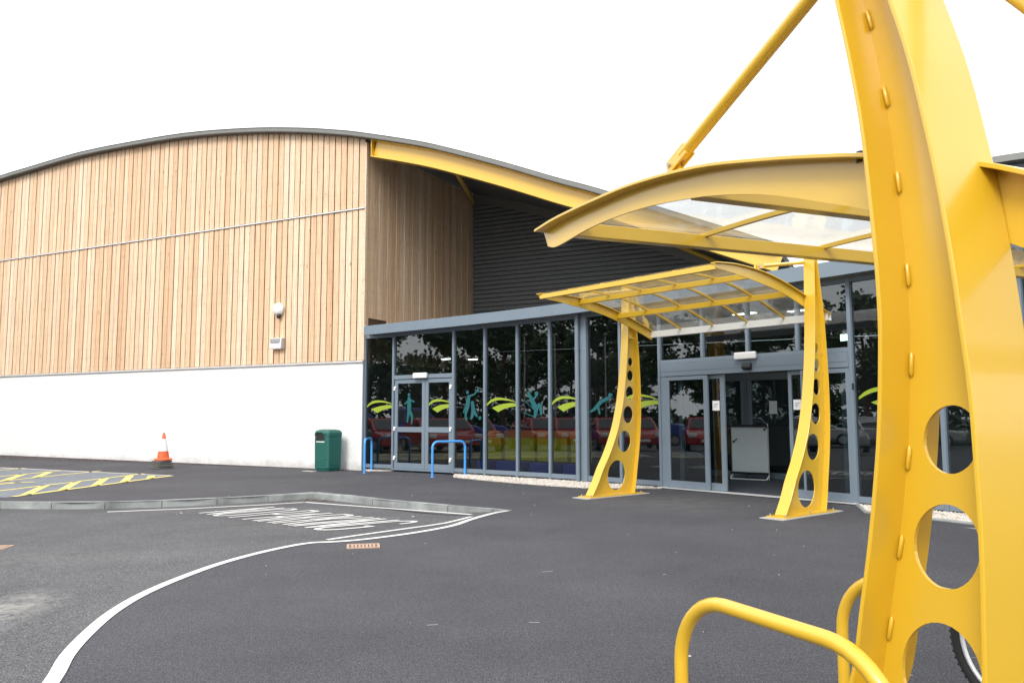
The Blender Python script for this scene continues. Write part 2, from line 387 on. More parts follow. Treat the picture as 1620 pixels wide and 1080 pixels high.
def rounded(pts, rad, seg=8):
    """polyline with rounded corners (3D)"""
    pts = [Vector(q) for q in pts]; out = [pts[0]]
    for a_, b_, c_ in zip(pts, pts[1:], pts[2:]):
        d1 = (a_ - b_).normalized(); d2 = (c_ - b_).normalized(); ang = d1.angle(d2); k = rad / math.tan(ang / 2)
        p1, p2 = b_ + d1 * k, b_ + d2 * k
        for i in range(seg + 1):
            t = i / seg; out.append((1 - t) ** 2 * p1 + 2 * t * (1 - t) * b_ + t * t * p2) if False else None
            ce = b_ + (d1 + d2).normalized() * (rad / math.sin(ang / 2))
            q = (p1 - ce).normalized().slerp((p2 - ce).normalized(), t); out.append(ce + q * rad)
    out.append(pts[-1]); return out

# ------------------------------------------------------------------ key lines of the place (metres; the photographer stands near x=0, y=0)
CORNER = (-4.137, 21.932); GH = 116.36            # gable wall: right-hand corner and heading of its base
G = frame(CORNER, GH); RW = frame(CORNER, GH - 90)  # RW: return wall, s runs back from the corner
FP = [(-4.24, 22.9), (-3.321, 22.232), (-1.536, 20.838), (-.691, 20.141), (.129, 19.441), (.892, 18.753), (1.573, 18.096), (2.357, 17.27), (3.065, 16.455), (5.684, 13.279), (6.554, 12.124)]
FK = [.960, .966, .972, .975, .977, .980, .983, .986, .990, .990, .990]     # storey-height factor along the front (the plinth level rises slightly)
FP = [(x * k_, y * k_) for (x, y), k_ in zip(FP, FK)]
for hh in (145, 147, 149):
    FK.append(.990); q = Vector((*FP[-1], 0)) + dr(hh) * 1.15; FP.append((q.x, q.y))
KERB = [(-60, 24.0), (-30, 18.2), (-20, 16.0), (-13, 14.5), (-10.5, 14.1), (-8.91, 13.96), (-7.52, 13.86), (-6.99, 13.92), (-6.32, 14.09), (-5.73, 14.29), (-4.78, 14.83), (-3.95, 15.5), (-3.83, 15.58), (-3.7, 15.5), (-2.35, 14.21), (-1.15, 13.27), (-.31, 12.68), (-.08, 12.46)]
CURVE = [(-.08, 12.46), (-.29, 12.16), (-.59, 11.44), (-.82, 10.76), (-1.27, 10.11), (-1.77, 9.62), (-2.07, 9.45), (-2.38, 9.33), (-2.68, 8.8), (-2.9, 8.13), (-3.01, 7.43), (-3.05, 6.75), (-3.0, 6.13), (-2.88, 5.55), (-2.73, 5.02), (-2.54, 4.52), (-2.3, 3.7), (-2.15, 2.6), (-2.1, 1.0), (-2.2, -1), (-2.6, -4), (-4, -12), (-8, -34), (-14, -60)]

# ------------------------------------------------------------------ ground
def poly_obj(name, pts, z, mat, kind='structure'):
    pts = [q for i, q in enumerate(pts) if (Vector(q) - Vector(pts[i - 1])).length > 1e-4]
    me = bpy.data.meshes.new(name); tri = tessellate_polygon([[Vector((x, y, 0)) for x, y in pts]])
    fs_ = []
    for a_, b_, c_ in tri:
        A, B, C_ = pts[a_], pts[b_], pts[c_]
        fs_.append((a_, b_, c_) if (B[0] - A[0]) * (C_[1] - A[1]) - (B[1] - A[1]) * (C_[0] - A[0]) > 0 else (a_, c_, b_))
    me.from_pydata([(x, y, z) for x, y in pts], [], fs_); me.update(); me.materials.append(M[mat])
    o = bpy.data.objects.new(name, me); COL.objects.link(o)
    if kind: o['kind'] = kind
    return o
poly_obj('forecourt_ground', KERB + CURVE[1:] + [(-14, -300), (400, -300), (400, 400), (-400, 400), (-400, 24)], 0.0, 'asphalt')
poly_obj('ground_backing', [(-300, -250), (300, -250), (300, 300), (-300, 300)], -0.45, 'asphalt')  # added unseen sheet, blocks white sky from showing through the kerb joints
def resample(pts, n):
    pts = [Vector((*q, 0)) for q in pts]; L = [0]
    for a_, b_ in zip(pts, pts[1:]): L.append(L[-1] + (b_ - a_).length)
    out = []
    for i in range(n):
        d = L[-1] * i / (n - 1); j = 0
        while j < len(L) - 2 and L[j + 1] < d: j += 1
        t = (d - L[j]) / ((L[j + 1] - L[j]) or 1); out.append(pts[j].lerp(pts[j + 1], t))
    return out
ki = KERB.index((-3.83, 15.58)); kj = KERB.index((-8.91, 13.96)); ci = CURVE.index((-2.38, 9.33)); cj = CURVE.index((-3.05, 6.75))
rk = KERB[::-1]
segK = [resample(KERB[ki:][::-1], 14), resample(KERB[kj:ki + 1][::-1], 14), resample(KERB[:kj + 1][::-1], 20)]
segC = [resample(CURVE[:ci + 1], 14), resample(CURVE[ci:cj + 1], 14), resample(CURVE[cj:], 20)]
A_ = segK[0] + segK[1][1:] + segK[2][1:]; B_ = segC[0] + segC[1][1:] + segC[2][1:]
mb = MB(); NX = 10; vs = []
for i, (a_, b_) in enumerate(zip(A_, B_)):
    dz = -0.115 * min(1, i / 3.5) ** .8
    for j in range(NX + 1):
        t = j / NX; q = a_.lerp(b_, t); sm = t * t * (3 - 2 * t); vs.append((q.x, q.y, dz * (1 - sm)))
fs = [(i * (NX + 1) + j, i * (NX + 1) + j + 1, (i + 1) * (NX + 1) + j + 1, (i + 1) * (NX + 1) + j) for i in range(len(A_) - 1) for j in range(NX)]
mb.add(vs, fs); road = obj('road', mb, 'road', kind='structure')
far = poly_obj('car_park', [(-60, 24.0), (-400, 24), (-400, -300), (-14, -300), (-14, -60)], -0.02, 'road')
BVH = BVHTree.FromPolygons([Vector(q) for q in vs], fs)
def ground(x, y):
    h = BVH.ray_cast(Vector((x, y, 2)), Vector((0, 0, -1)))
    return h[0].z if h[0] else 0.0
def paint(name, pts, width, mat, parent, lift=0.006, n=4, closed=False, sub=True):
    P = [Vector((q[0], q[1], 0)) for q in pts]
    if sub: P = [Vector((q.x, q.y, 0)) for q in spline([(q.x, q.y) for q in P], n)]
    vs = []
    for i, q in enumerate(P):
        d = (P[min(len(P) - 1, i + 1)] - P[max(0, i - 1)]).normalized(); s_ = Vector((-d.y, d.x, 0)) * width / 2
        for c in (q + s_, q - s_): vs.append((c.x, c.y, ground(c.x, c.y) + lift))
    fs = [(2 * i, 2 * i + 1, 2 * i + 3, 2 * i + 2) for i in range(len(P) - 1)]
    return obj(name, MB().add(vs, fs), mat, parent)
# kerb stones, each its own piece
kerb = obj('kerb', MB().box(frame((-3.83, 15.9), 0), 0, 0.02, 0, 0.02, -0.3, -0.28), 'kerb', kind='structure')
kpts = resample(KERB[2:], 400); acc = 0.0; start = 0; kinds = []
Ltot = sum((b_ - a_).length for a_, b_ in zip(kpts, kpts[1:]))
run = []; cum = [0]
for a_, b_ in zip(kpts, kpts[1:]): cum.append(cum[-1] + (b_ - a_).length)
def at(d):
    j = 0
    d = max(0, min(d, cum[-1] - 1e-6))
    while cum[j + 1] < d: j += 1
    return kpts[j].lerp(kpts[j + 1], (d - cum[j]) / (cum[j + 1] - cum[j]))
kc = min(range(400), key=lambda i: (kpts[i] - Vector((-3.83, 15.58, 0))).length); dc = cum[kc]
edges = []
d = dc
while d > 0: edges.append((max(0, d - 0.915), d)); d -= 0.915
d = dc
while d < cum[-1] - 0.05: edges.append((d, min(cum[-1], d + 0.915))); d += 0.915
for (d0, d1) in edges:
    g = 0.006; a0, a1 = at(d0 + (g if abs(d0 - dc) > 1e-6 else -.02)), at(d1 - (g if abs(d1 - dc) > 1e-6 else -.02)); t_ = (a1 - a0); hd = math.degrees(math.atan2(t_.x, t_.y)); Lk = t_.length
    Wk = frame((a0.x, a0.y), hd)                    # n>0 = right of run = road side
    j = random.uniform(-0.003, 0.003)
    mbk = MB().prism(lambda s, n, z, Wk=Wk: Wk(n, s, z), [(0.0 + j, -0.2), (0.0 + j, -0.012), (-0.012, 0.004 + j), (-0.125, 0.004 + j), (-0.125, -0.2)], 0, Lk)
    obj('kerb_stone', mbk, 'kerb', kerb)
# painted lines and lettering, parts of the road
paint('edge_line', CURVE[:20], 0.09, 'line_white', road)
paint('bay_line', [(-6.75, 13.42), (-5.58, 13.86), (-4.5, 14.42), (-3.85, 14.82)], 0.09, 'line_white', road, sub=False)
paint('bay_line', [(-3.82, 14.84), (-2.31, 13.93), (-0.63, 12.28)], 0.09, 'line_white', road, sub=False)
paint('bay_line', [(-.60, 11.80), (-.92, 11.09), (-1.36, 10.58), (-1.90, 9.97), (-2.2, 9.60)], 0.075, 'line_white', road, n=2)
def arc(cx_, cy_, rx, ry, a0, a1, n=7): return [(cx_ + rx * math.cos(R(a0 + (a1 - a0) * k / n)), cy_ + ry * math.sin(R(a0 + (a1 - a0) * k / n))) for k in range(n + 1)]
STROKES = {
 'N': (0.9, [[(0, 0), (0, 1), (.9, 0), (.9, 1)]]),
 'O': (1.0, [arc(.5, .8, .5, .2, 0, 180) + arc(.5, .2, .5, .2, 180, 360) + [(1, .8)]]),
 'P': (.9, [[(0, 0), (0, 1), (.55, 1)] + arc(.55, .76, .35, .24, 90, -90) + [(0, .52)]]),
 'A': (1.0, [[(0, 0), (.5, 1), (1, 0)], [(.19, .36), (.81, .36)]]),
 'R': (.9, [[(0, 0), (0, 1), (.55, 1)] + arc(.55, .76, .35, .24, 90, -90) + [(0, .52)], [(.45, .52), (.9, 0)]]),
 'K': (.9, [[(0, 0), (0, 1)], [(.88, 1), (0, .42)], [(.28, .61), (.9, 0)]]),
 'I': (.0, [[(0, 0), (0, 1)]]),
 'G': (1.0, [[(1, .76)] + arc(.5, .8, .5, .2, 0, 180) + arc(.5, .2, .5, .2, 180, 360) + [(1, .46), (.6, .46)]]),
}
TXT = 'NO PARKING'; GAP = .42
tot = sum((STROKES[c][0] + GAP) if c != ' ' else .45 for c in TXT) - GAP
BL, BR, TL, TR = [Vector((*q, 0)) for q in ((-5.10, 13.12), (-2.42, 10.40), (-4.14, 14.02), (-1.27, 11.28))]
xc = 0.0
for c in TXT:
    if c == ' ': xc += .45; continue
    wd_, strokes = STROKES[c]; mb = MB()
    for stn, stp in enumerate(strokes):
        P_ = []
        for (x, y) in stp:
            sx_ = (xc + x) / tot; P_.append(BL.lerp(BR, sx_).lerp(TL.lerp(TR, sx_), y))
        # dense, mitred strip of painted line
        Q_ = []
        for a_, b2 in zip(P_, P_[1:]):
            nseg = max(1, int((b2 - a_).length / .3)); Q_ += [a_.lerp(b2, k / nseg) for k in range(nseg)]
        Q_.append(P_[-1]); vs2 = []
        for k, q in enumerate(Q_):
            d0 = (q - Q_[k - 1]).normalized() if k else None; d1 = (Q_[k + 1] - q).normalized() if k < len(Q_) - 1 else None
            d0 = d0 or d1; d1 = d1 or d0
            dd = (d0 + d1); dd = dd.normalized() if dd.length > .3 else d1
            mit = 1 / max(.62, dd.dot(d1)); sd_ = Vector((-dd.y, dd.x, 0)) * .040 * mit
            for e2 in (q + sd_, q - sd_): vs2.append((e2.x, e2.y, ground(e2.x, e2.y) + .008 + .001 * stn))
        mb.add(vs2, [(2 * k, 2 * k + 1, 2 * k + 3, 2 * k + 2) for k in range(len(Q_) - 1)])
    obj('painted_letter', mb, 'line_white', road)
    xc += wd_ + GAP
# dead leaves caught in the corner of the kerb
mb = MB()
for k in range(70):
    t_ = random.random(); x = -3.83 + random.gauss(0, .22); y = 15.32 - abs(x + 3.83) * .75 - abs(random.gauss(0, .07)); s_ = random.uniform(.015, .04); a_ = random.uniform(0, 6.28); z = ground(x, y) + .006 + random.uniform(0, .02)
    mb.add([(x + s_ * math.cos(a_), y + s_ * math.sin(a_), z), (x - s_ * .5 * math.sin(a_), y + s_ * .5 * math.cos(a_), z + .01), (x - s_ * math.cos(a_), y - s_ * math.sin(a_), z), (x + s_ * .5 * math.sin(a_), y - s_ * .5 * math.cos(a_), z + .004)], [(0, 1, 2, 3)])
obj('leaf_litter', mb, 'leaf_litter', kind='stuff')
# yellow hatched bay on blue-grey pavers against the hall
YB = [(-8.46, 20.06), (-9.3, 14.75), (-20.5, 14.9), (-21.5, 26.9)]
yq = [(-8.5, 20.1), (-9.25, 14.78), (-24, 18.2), (-24, 28.3)]
bay = poly_obj('disabled_bay', [(-8.46, 20.06), (-9.25, 14.75), (-14, 15.0), (-30, 18.6), (-30, 31.5)], 0.004, 'pavers')
def strip(a_, b_, wd, nm='yellow_line', mat='line_yellow', par=None):
    paint(nm, [a_, b_], wd, mat, par or bay, lift=0.010, sub=False)
A0, B0 = Vector((-8.5, 20.04, 0)), Vector((-9.22, 14.85, 0)); back = (Vector((-30, 31.4, 0)) - A0).normalized(); frt = Vector((-1, -0.02, 0))
strip(A0, B0, 0.13)
strip(A0, A0 + back * 16, 0.10, 'white_line', 'line_white')
in1 = lambda t: A0.lerp(B0, t)
ax = (B0 - A0).normalized(); ox = Vector((ax.y, -ax.x, 0))
if ox.x > 0: ox = -ox
for k in range(5):
    o_ = ox * (0 + k * 3.0)
    aa = A0 + ox * (1.15 + k * 3.0) + ax * (-1.0 - k * 0.9); bb = B0 + ox * (1.15 + k * 3.0)
    strip(aa + ax * 0.4, bb, 0.11)
    if k: strip(A0 + o_ + ax * (-0.6 - k * 0.9), B0 + o_, 0.11)
    for j in range(5):
        c = B0 + o_ - ax * (0.30 + j * 1.0)
        e2 = min(1.0, (5.2 + k * .9 - (0.30 + j * 1.0)) / 2.0)
        if e2 > .15: strip(c, c + (ox * 1.15 - ax * 2.0) * e2, 0.17)
    if k: 
        c = A0 + ox * (2.0 + k * 3.0 - 3) + ax * 2.2; strip(c, c + ox * 0.7 + ax * 0.3, 0.12); strip(c + ox * 0.3, c + ax * 1.1 + ox * 0.4, 0.12)
# white line running off to the right of the forecourt
ln = MB(); ln.add([(5.86, 10.5, .005), (5.98, 10.28, .005), (9.5, 6.6, .005), (9.5, 6.9, .005)], [(0, 1, 2, 3)])
obj('white_line', ln, 'line_white', kind='structure')

# gravel beds along the glazing
def gravel_bed(poly, n):
    base = poly_obj('gravel_bed', poly, 0.004, 'stone')
    pv = [Vector((*q, 0)) for q in poly]; xs = [q[0] for q in poly]; ys = [q[1] for q in poly]
    def inside(x, y):
        c = False; j = len(poly) - 1
        for i in range(len(poly)):
            xi, yi = poly[i]; xj, yj = poly[j]
            if (yi > y) != (yj > y) and x < (xj - xi) * (y - yi) / (yj - yi) + xi: c = not c
            j = i
        return c
    mb = MB(); k = 0
    while k < n:
        x, y = random.uniform(min(xs), max(xs)), random.uniform(min(ys), max(ys))
        if not inside(x, y): continue
        k += 1; s_ = random.uniform(0.012, 0.03); a_ = random.uniform(0, 6.28); c, si = math.cos(a_), math.sin(a_)
        vs = []
        for (px, py, pz) in ((1, 0, 0), (0.2, 0.8, 0.1), (-0.9, 0.3, 0), (-0.3, -0.8, 0.1), (0.1, 0.1, 0.8), (0, 0, -0.4)):
            px += random.uniform(-.25, .25); py += random.uniform(-.25, .25); vs.append((x + s_ * (px * c - py * si), y + s_ * (px * si + py * c), 0.008 + s_ * (pz + 0.3)))
        mb.add(vs, [(0, 1, 4), (1, 2, 4), (2, 3, 4), (3, 0, 4), (1, 0, 5), (2, 1, 5), (3, 2, 5), (0, 3, 5)])
    o = obj('gravel', mb, 'stone', kind='stuff'); return o
gravel_bed([(-4.16, 22.3), (-4.24, 22.85), (-3.36, 22.2), (-3.19, 21.5), (-3.88, 21.45), (-4.1, 22.0)], 700)
gravel_bed([(-1.5, 20.8), (-.69, 20.13), (.129, 19.43), (.892, 18.74), (1.573, 18.08), (2.357, 17.26), (3.05, 16.44), (2.98, 16.1), (1.46, 16.25), (.53, 16.98), (-.73, 18.36), (-1.41, 19.25)], 5200)
gravel_bed([(5.69, 13.25), (6.554, 12.1), (7.2, 11.2), (7.9, 10.2), (7.3, 9.6), (6.35, 10.45), (6.01, 11.12), (5.31, 12.1)], 4200)
obj('edging_strip', MB().tube([(5.66, 13.28, 0.01), (5.29, 12.06, 0.01), (5.98, 11.08, 0.01), (6.33, 10.40, 0.01), (7.3, 9.55, .01)], 0.03, 6), 'kerb', kind='structure')
# scattered grit on the tarmac
mb = MB()
for k in range(150):
    x = random.uniform(-7, 7); y = random.uniform(2.2, 21)
    if abs(x) > 0.7 * y: continue
    s_ = random.choice([0.003, 0.004, 0.006, 0.008, 0.012]); z = ground(x, y)
    a_ = random.uniform(0, 6.28); el = random.choice([1, 1, 2.2])
    q = [(math.cos(a_ + t) * s_ * (el if i % 2 else 1), math.sin(a_ + t) * s_) for i, t in enumerate((0, 1.6, 3.1, 4.7))]
    mb.add([(x + c, y + d_, z + 0.003) for c, d_ in q] + [(x, y, z + 0.003 + s_)], [(0, 1, 4), (1, 2, 4), (2, 3, 4), (3, 0, 4)])
for k in range(9):            # dry twigs and grass stalks
    x, y = random.uniform(-1, 3.4), random.uniform(3.2, 8); a_ = random.uniform(-0.6, 0.6); L = random.uniform(0.04, 0.12)
    mb.tube([(x, y, 0.004), (x + L * 0.5 * math.cos(a_), y + L * 0.5 * math.sin(a_), 0.007), (x + L * math.cos(a_ + .3), y + L * math.sin(a_ + .3), 0.004)], 0.0018, 5)
obj('litter', mb, 'grout', kind='stuff')

# ------------------------------------------------------------------ sports hall (timber gable, white base, barrel roof)
hall = thing('sports_hall', 'timber clad sports hall with white base wall and curved barrel roof', 'building', G(0, 0, 0))
arch_t = [(-17.15, 10.37), (-14.88, 10.50), (-12.75, 10.60), (-11.7, 10.615), (-10.1, 10.585), (-7.07, 10.455), (-4.32, 10.16), (-2.3, 9.83), (-.88, 9.53), (0, 9.31), (1.89, 8.76), (3.1, 8.33), (4.57, 7.76), (5.95, 7.19), (7.1, 6.74), (9.1, 5.88), (11.04, 5.05)]
arch_t = [(-34.4, 5.05), (-32.5, 5.88), (-30.5, 6.74), (-28.0, 7.76), (-25.3, 8.76), (-23.4, 9.31), (-20.0, 10.02)] + arch_t
ARCH = sp2(arch_t, 5)
def arch(s): return lerp(ARCH, s)
obj('rendered_wall', MB().prism(G, [(-34, .24), (0, 0.0), (0, 2.955), (-34, 2.955)], -0.25, 0.0), 'white_wall', hall)
obj('plinth', MB().prism(G, [(-34, -.15), (-0.01, -.15), (-0.01, -0.004), (-34, .236)], -0.2, -0.018), 'plinth', hall)
obj('corner_trim', MB().box(G, 0.002, 0.035, -0.3, -0.002, 0.0, 2.955), 'frame', hall)
obj('drip_flashing', MB().prism(lambda s, n, z: G(n, s, z), [(-0.25, 2.957), (0.0, 2.957), (0.045, 2.957), (0.05, 2.985), (0.0, 3.015), (-0.25, 3.015)], -34, 0.02), 'alu', hall)
obj('mid_flashing', MB().prism(lambda s, n, z: G(n, s, z), [(-0.02, 7.30), (0.06, 7.30), (0.06, 7.325), (0.0, 7.35), (-0.02, 7.35)], -34, 0.03), 'alu', hall)
obj('backing_wall', MB().prism(G, [(-34, 3.017), (-0.04, 3.017)] + [(s, z - 0.12) for s, z in reversed(ARCH) if s < -0.05 and s > -33.9], -0.25, -0.022), 'backing', hall)
PITCH = 0.2155
lower_meshes = []
for wv in range(4):
    bw = PITCH - 0.030 + random.uniform(-0.006, 0.004)
    mb = MB(); I = lambda s, n, z: Vector((s, n, z)); mb.box(I, -bw / 2, bw / 2, 0, 0.024, 0, 4.27)
    me = bpy.data.meshes.new('board'); me.from_pydata([tuple(q) for q in mb.v], [], mb.f); me.materials.append(M['timber']); me.update(); lower_meshes.append(me)
rotG = Matrix.Rotation(-R(GH) + math.pi / 2, 4, 'Z') @ Matrix.Scale(-1, 4, (0, 1, 0))
rotG = Matrix.Rotation(math.pi / 2 - R(GH), 4, 'Z')        # local x -> run of the wall
def board(me, W, s, n, z, rot):
    o = bpy.data.objects.new('board', me); COL.objects.link(o); o.parent = hall
    o.matrix_local = Matrix.Translation(W(s, n, z) - hall.matrix_world.translation) @ rot
    return o
# local +y points to the left of the run (into the wall), so boards are set with their face at n
for k in range(97):
    s = -0.105 - k * PITCH; n = 0.012 + (0.010 if k % 2 else 0.0)
    board(lower_meshes[k % 4], G, s, n, 3.022, rotG)
    bw = PITCH - 0.030; h0, h1 = arch(s - bw / 2) - 7.356, arch(s + bw / 2) - 7.356
    me = bpy.data.meshes.new('board')
    x0_, x1_ = -bw / 2, bw / 2
    vs = [(x, y, z) for y in (0, 0.024) for (x, z) in ((x0_, 0), (x1_, 0), (x1_, h1), (x0_, h0))]
    me.from_pydata(vs, [], [(0, 1, 2, 3), (7, 6, 5, 4), (0, 4, 5, 1), (1, 5, 6, 2), (2, 6, 7, 3), (3, 7, 4, 0)]); me.materials.append(M['timber']); me.update()
    board(me, G, s, n, 7.354, rotG)
mb = MB()
for k in range(97, 157):                       # boards beyond the left edge of the view
    s = -0.105 - k * PITCH
    if s < -33.9: break
    mb.box(G, s - 0.095, s + 0.095, -0.012, 0.014, 3.02, 7.29)
    if arch(s) > 7.5: mb.box(G, s - 0.095, s + 0.095, -0.012, 0.014, 7.356, arch(s) - 0.02)
obj('timber_boarding', mb, 'timber', hall, kind='stuff')
# return wall: boards run back from the corner under the overhang
obj('return_backing', MB().box(RW, 0.02, 6.2, -0.2, -0.012, 3.0, 9.25), 'backing', hall)
obj('return_base', MB().box(RW, 0.16, 6.7, -0.2, -0.05, 0.0, 3.70), 'inside', hall)
rotR = Matrix.Rotation(math.pi / 2 - R(GH - 90), 4, 'Z')
for k in range(29):
    s = 0.11 + k * PITCH; n = 0.014 + (0.010 if k % 2 else 0.0); bw = PITCH - 0.016
    z0_ = 4.22 if 0.2 < s < 1.1 else 3.0
    if z0_ > 4:
        me = bpy.data.meshes.new('board'); mb = MB().box(lambda a_, b2, c_: Vector((a_, b2, c_)), -bw / 2, bw / 2, 0, 0.024, 0, 0.98)
        me.from_pydata([tuple(q) for q in mb.v], [], mb.f); me.materials.append(M['timber']); me.update(); board(me, RW, s, n, 3.0, rotR)
    me = bpy.data.meshes.new('board'); mb = MB().box(lambda a_, b2, c_: Vector((a_, b2, c_)), -bw / 2, bw / 2, 0, 0.024, 0, 9.24 - z0_)
    me.from_pydata([tuple(q) for q in mb.v], [], mb.f); me.materials.append(M['timber']); me.update()
    board(me, RW, s, n, z0_, rotR)
obj('corner_post', MB().box(G, 0.005, 0.05, -0.06, 0.03, 3.02, 9.2), 'timber', hall)
# corrugated rear wall of the recess: real ribs
RD = 6.2
prof = []
z = 3.9; k = 0
while z < 9.0:
    prof += [(-RD + 0.0, z), (-RD + 0.012, z + 0.10), (-RD - 0.08, z + 0.104), (-RD - 0.08, z + 0.146)]; z += 0.15
mb = MB(); vs = []
cols = [-0.1 + 0.37 * i for i in range(31)]
for s in cols:
    for n, z in prof: vs.append(G(s, n, min(z, arch(s) - 0.25)))
K = len(prof)
mb.add(vs, [(i * K + j, (i + 1) * K + j, (i + 1) * K + j + 1, i * K + j + 1) for i in range(len(cols) - 1) for j in range(K - 1)])
obj('ribbed_cladding', mb, 'clad', hall)
pa = [(s, z) for s, z in ARCH if 0 <= s <= 11]
obj('eaves_trim', MB().ribbon(G, [(s, z - 0.30) for s, z in pa], -RD - 0.02, -RD + 0.05, 0.28), 'roof', hall)
# roof: arched sheet with verge trim
RO = sp2(arch_t, 4)
rf = MB().ribbon(G, RO, -30, 0.20, 0.11)
roof = obj('roof', rf, 'soffit', hall)
obj('verge_trim', MB().ribbon(G, [(s, z - 0.012) for s, z in RO], 0.202, 0.262, 0.11), 'roof', roof, bevel=0.02)
obj('roof_sheet', MB().ribbon(G, [(s, z + 0.112) for s, z in RO], -30, 0.26, 0.02), 'roof', roof)
# yellow arched I-beam below the verge, right of the corner
pb = [(s, z - 0.02) for s, z in ARCH if s >= 0.25]; pb = [(0.26, arch(0.26) - 0.02)] + pb
beam = obj('arch_beam', MB().ribbon(G, [(s, z - 0.46) for s, z in pb], -0.02, 0.0, 0.45), 'yellow', hall)
obj('beam_flange', MB().ribbon(G, [(s, z - 0.485) for s, z in pb], -0.16, 0.14, 0.024), 'yellow', beam)
obj('beam_flange', MB().ribbon(G, [(s, z - 0.012) for s, z in pb], -0.16, 0.14, 0.022), 'yellow', beam)
obj('beam_stiffener', MB().prism(G, [(0.27, pb[0][1] - 0.455), (0.29, pb[0][1] - 0.46), (0.29, pb[0][1] - 0.02), (0.27, pb[0][1] - 0.014)], -0.15, 0.13), 'yellow', beam)
for (sa, na, za, sb, nb, zb) in ((2.9, -0.1, 8.0, 0.15, -6.0, 8.95), (5.0, -0.2, 7.4, 9.4, -6.0, 5.6)):
    obj('roof_brace', MB().tube([G(sa, na, za), G(sb, nb, zb)], 0.07, 8), 'yellow', hall)
for s in (-3.02,):
    l = thing('security_light', 'round white security light with dark lens on timber gable', 'light', G(-3.02, 0.035, 4.58))
    mb = MB(); c = G(-3.02, 0.035, 4.62); ax_ = dr(GH + 90)
    mb.lathe((0, 0, 0), [(0.0, -0.02), (0.11, -0.02), (0.17, 0.0), (0.19, 0.06), (0.17, 0.12), (0.10, 0.16), (0.0, 0.17)], 20)
    q = ax_.to_track_quat('Z', 'Y'); mb.v = [c + q @ v_ for v_ in mb.v]
    obj('housing', mb, 'white', l)
    obj('sensor', MB().lathe(G(-2.98, 0.11, 4.34), [(0, 0), (0.05, 0.01), (0.06, 0.06), (0.055, 0.13), (0, 0.14)], 14), 'black', l)
l = thing('alarm_box', 'small grey and white wall box on timber gable below the light', 'wall box', G(-3.02, 0.035, 3.45))
obj('case', MB().prism(lambda s, n, z: G(n, s, z), [(0.035, 3.44), (0.17, 3.44), (0.19, 3.50), (0.15, 3.76), (0.035, 3.76)], -3.23, -2.82), 'white', l, bevel=0.012)
obj('grey_cap', MB().box(G, -3.21, -2.86, 0.05, 0.2, 3.62, 3.745), 'galv', l, bevel=0.01)
obj('side_plate', MB().box(G, -2.815, -2.79, 0.04, 0.16, 3.45, 3.75), 'galv', l)

# ------------------------------------------------------------------ entrance lobby with faceted glass front
lob = thing('entrance_lobby', 'low glazed entrance lobby with blue grey frames and flat roof', 'building', (FP[0][0], FP[0][1], 0))
def nrm(i):
    a_ = Vector((*FP[i], 0)); b_ = Vector((*FP[i + 1], 0)); d_ = b_ - a_; return math.degrees(math.atan2(d_.x, d_.y)), d_.length
SEG = []
for i in range(len(FP) - 1):
    h_, L_ = nrm(i); SEG.append((frame(FP[i], h_, 1, (FK[i] + FK[i + 1]) / 2), L_, h_))
def offs(n, ext0=0.0, ext1=0.0):
    out = []
    for i in range(len(FP)):
        hs_ = [SEG[j][2] for j in (i - 1, i) if 0 <= j < len(SEG)]; h_ = sum(hs_) / len(hs_)
        q = Vector((*FP[i], 0)) + dr(h_ + 90) * n
        if i == 0: q -= dr(SEG[0][2]) * ext0
        if i == len(FP) - 1: q += dr(SEG[-1][2]) * ext1
        out.append(q)
    return out
def band(n0, n1, z0, z1, e0=0.0):
    a_, b_ = offs(n0, e0), offs(n1, e0); mb = MB(); vs = []
    for p0, p1, k_ in zip(a_, b_, FK):
        y0_, y1_ = 1.45 + (z0 - 1.45) * k_, 1.45 + (z1 - 1.45) * k_
        vs += [(p0.x, p0.y, y0_), (p1.x, p1.y, y0_), (p1.x, p1.y, y1_), (p0.x, p0.y, y1_)]
    k = len(a_); fs = []
    for i in range(k - 1):
        for j in range(4): fs.append((4 * i + j, 4 * i + (j + 1) % 4, 4 * i + 4 + (j + 1) % 4, 4 * i + 4 + j))
    fs += [(0, 3, 2, 1), (4 * k - 4, 4 * k - 3, 4 * k - 2, 4 * k - 1)]
    return mb.add(vs, fs)
obj('fascia', band(0.36, 0.40, 3.765, 4.02, -0.27), 'frame', lob)
obj('soffit_panel', band(-0.02, 0.358, 3.80, 3.83, -0.27), 'frame', lob)
FR = [(q.x, q.y) for q in offs(0.33, -0.27)]
inner = [(12.0, 9.0), (14.0, 19.0), (8.6, 22.5)]
cb_ = [G(11.0, -6.1, 0), G(0.2, -6.1, 0), RW(0.3, 0.06, 0)]
obj('flat_roof', MB().slab(FR + [(16, 6.5), (18, 20)] + [(q.x, q.y) for q in cb_], 3.74, 3.86), 'roof', lob)
mb = MB()
for i in range(26):
    h_ = 0; t = i * 0.8
    pts_ = offs(0.36, -0.27); acc = 0
    for a_, b_ in zip(pts_, pts_[1:]):
        L_ = (b_ - a_).length
        if acc + L_ > t:
            q = a_.lerp(b_, (t - acc) / L_); mb.lathe((q.x, q.y, 3.92 + i * .004), [(0.02, 0), (0.02, 0.02), (0.0, 0.03)], 6); break
        acc += L_
obj('roof_fixings', mb, 'galv', lob)
ZT = 3.86
def mull(i, s, wd=0.055, n0=-0.09, n1=0.03, z0=0.0, z1=3.80, name='mullion'):
    W, L_, h_ = SEG[i]; return obj(name, MB().box(W, s - wd / 2, s + wd / 2, n0, n1, z0, z1), 'frame', lob, bevel=0.004)
def rail(i, s0, s1, z0, z1, name='transom', n0=-0.08, n1=0.024):
    W, L_, h_ = SEG[i]; return obj(name, MB().box(W, s0, s1, n0, n1, z0, z1), 'frame', lob, bevel=0.004)
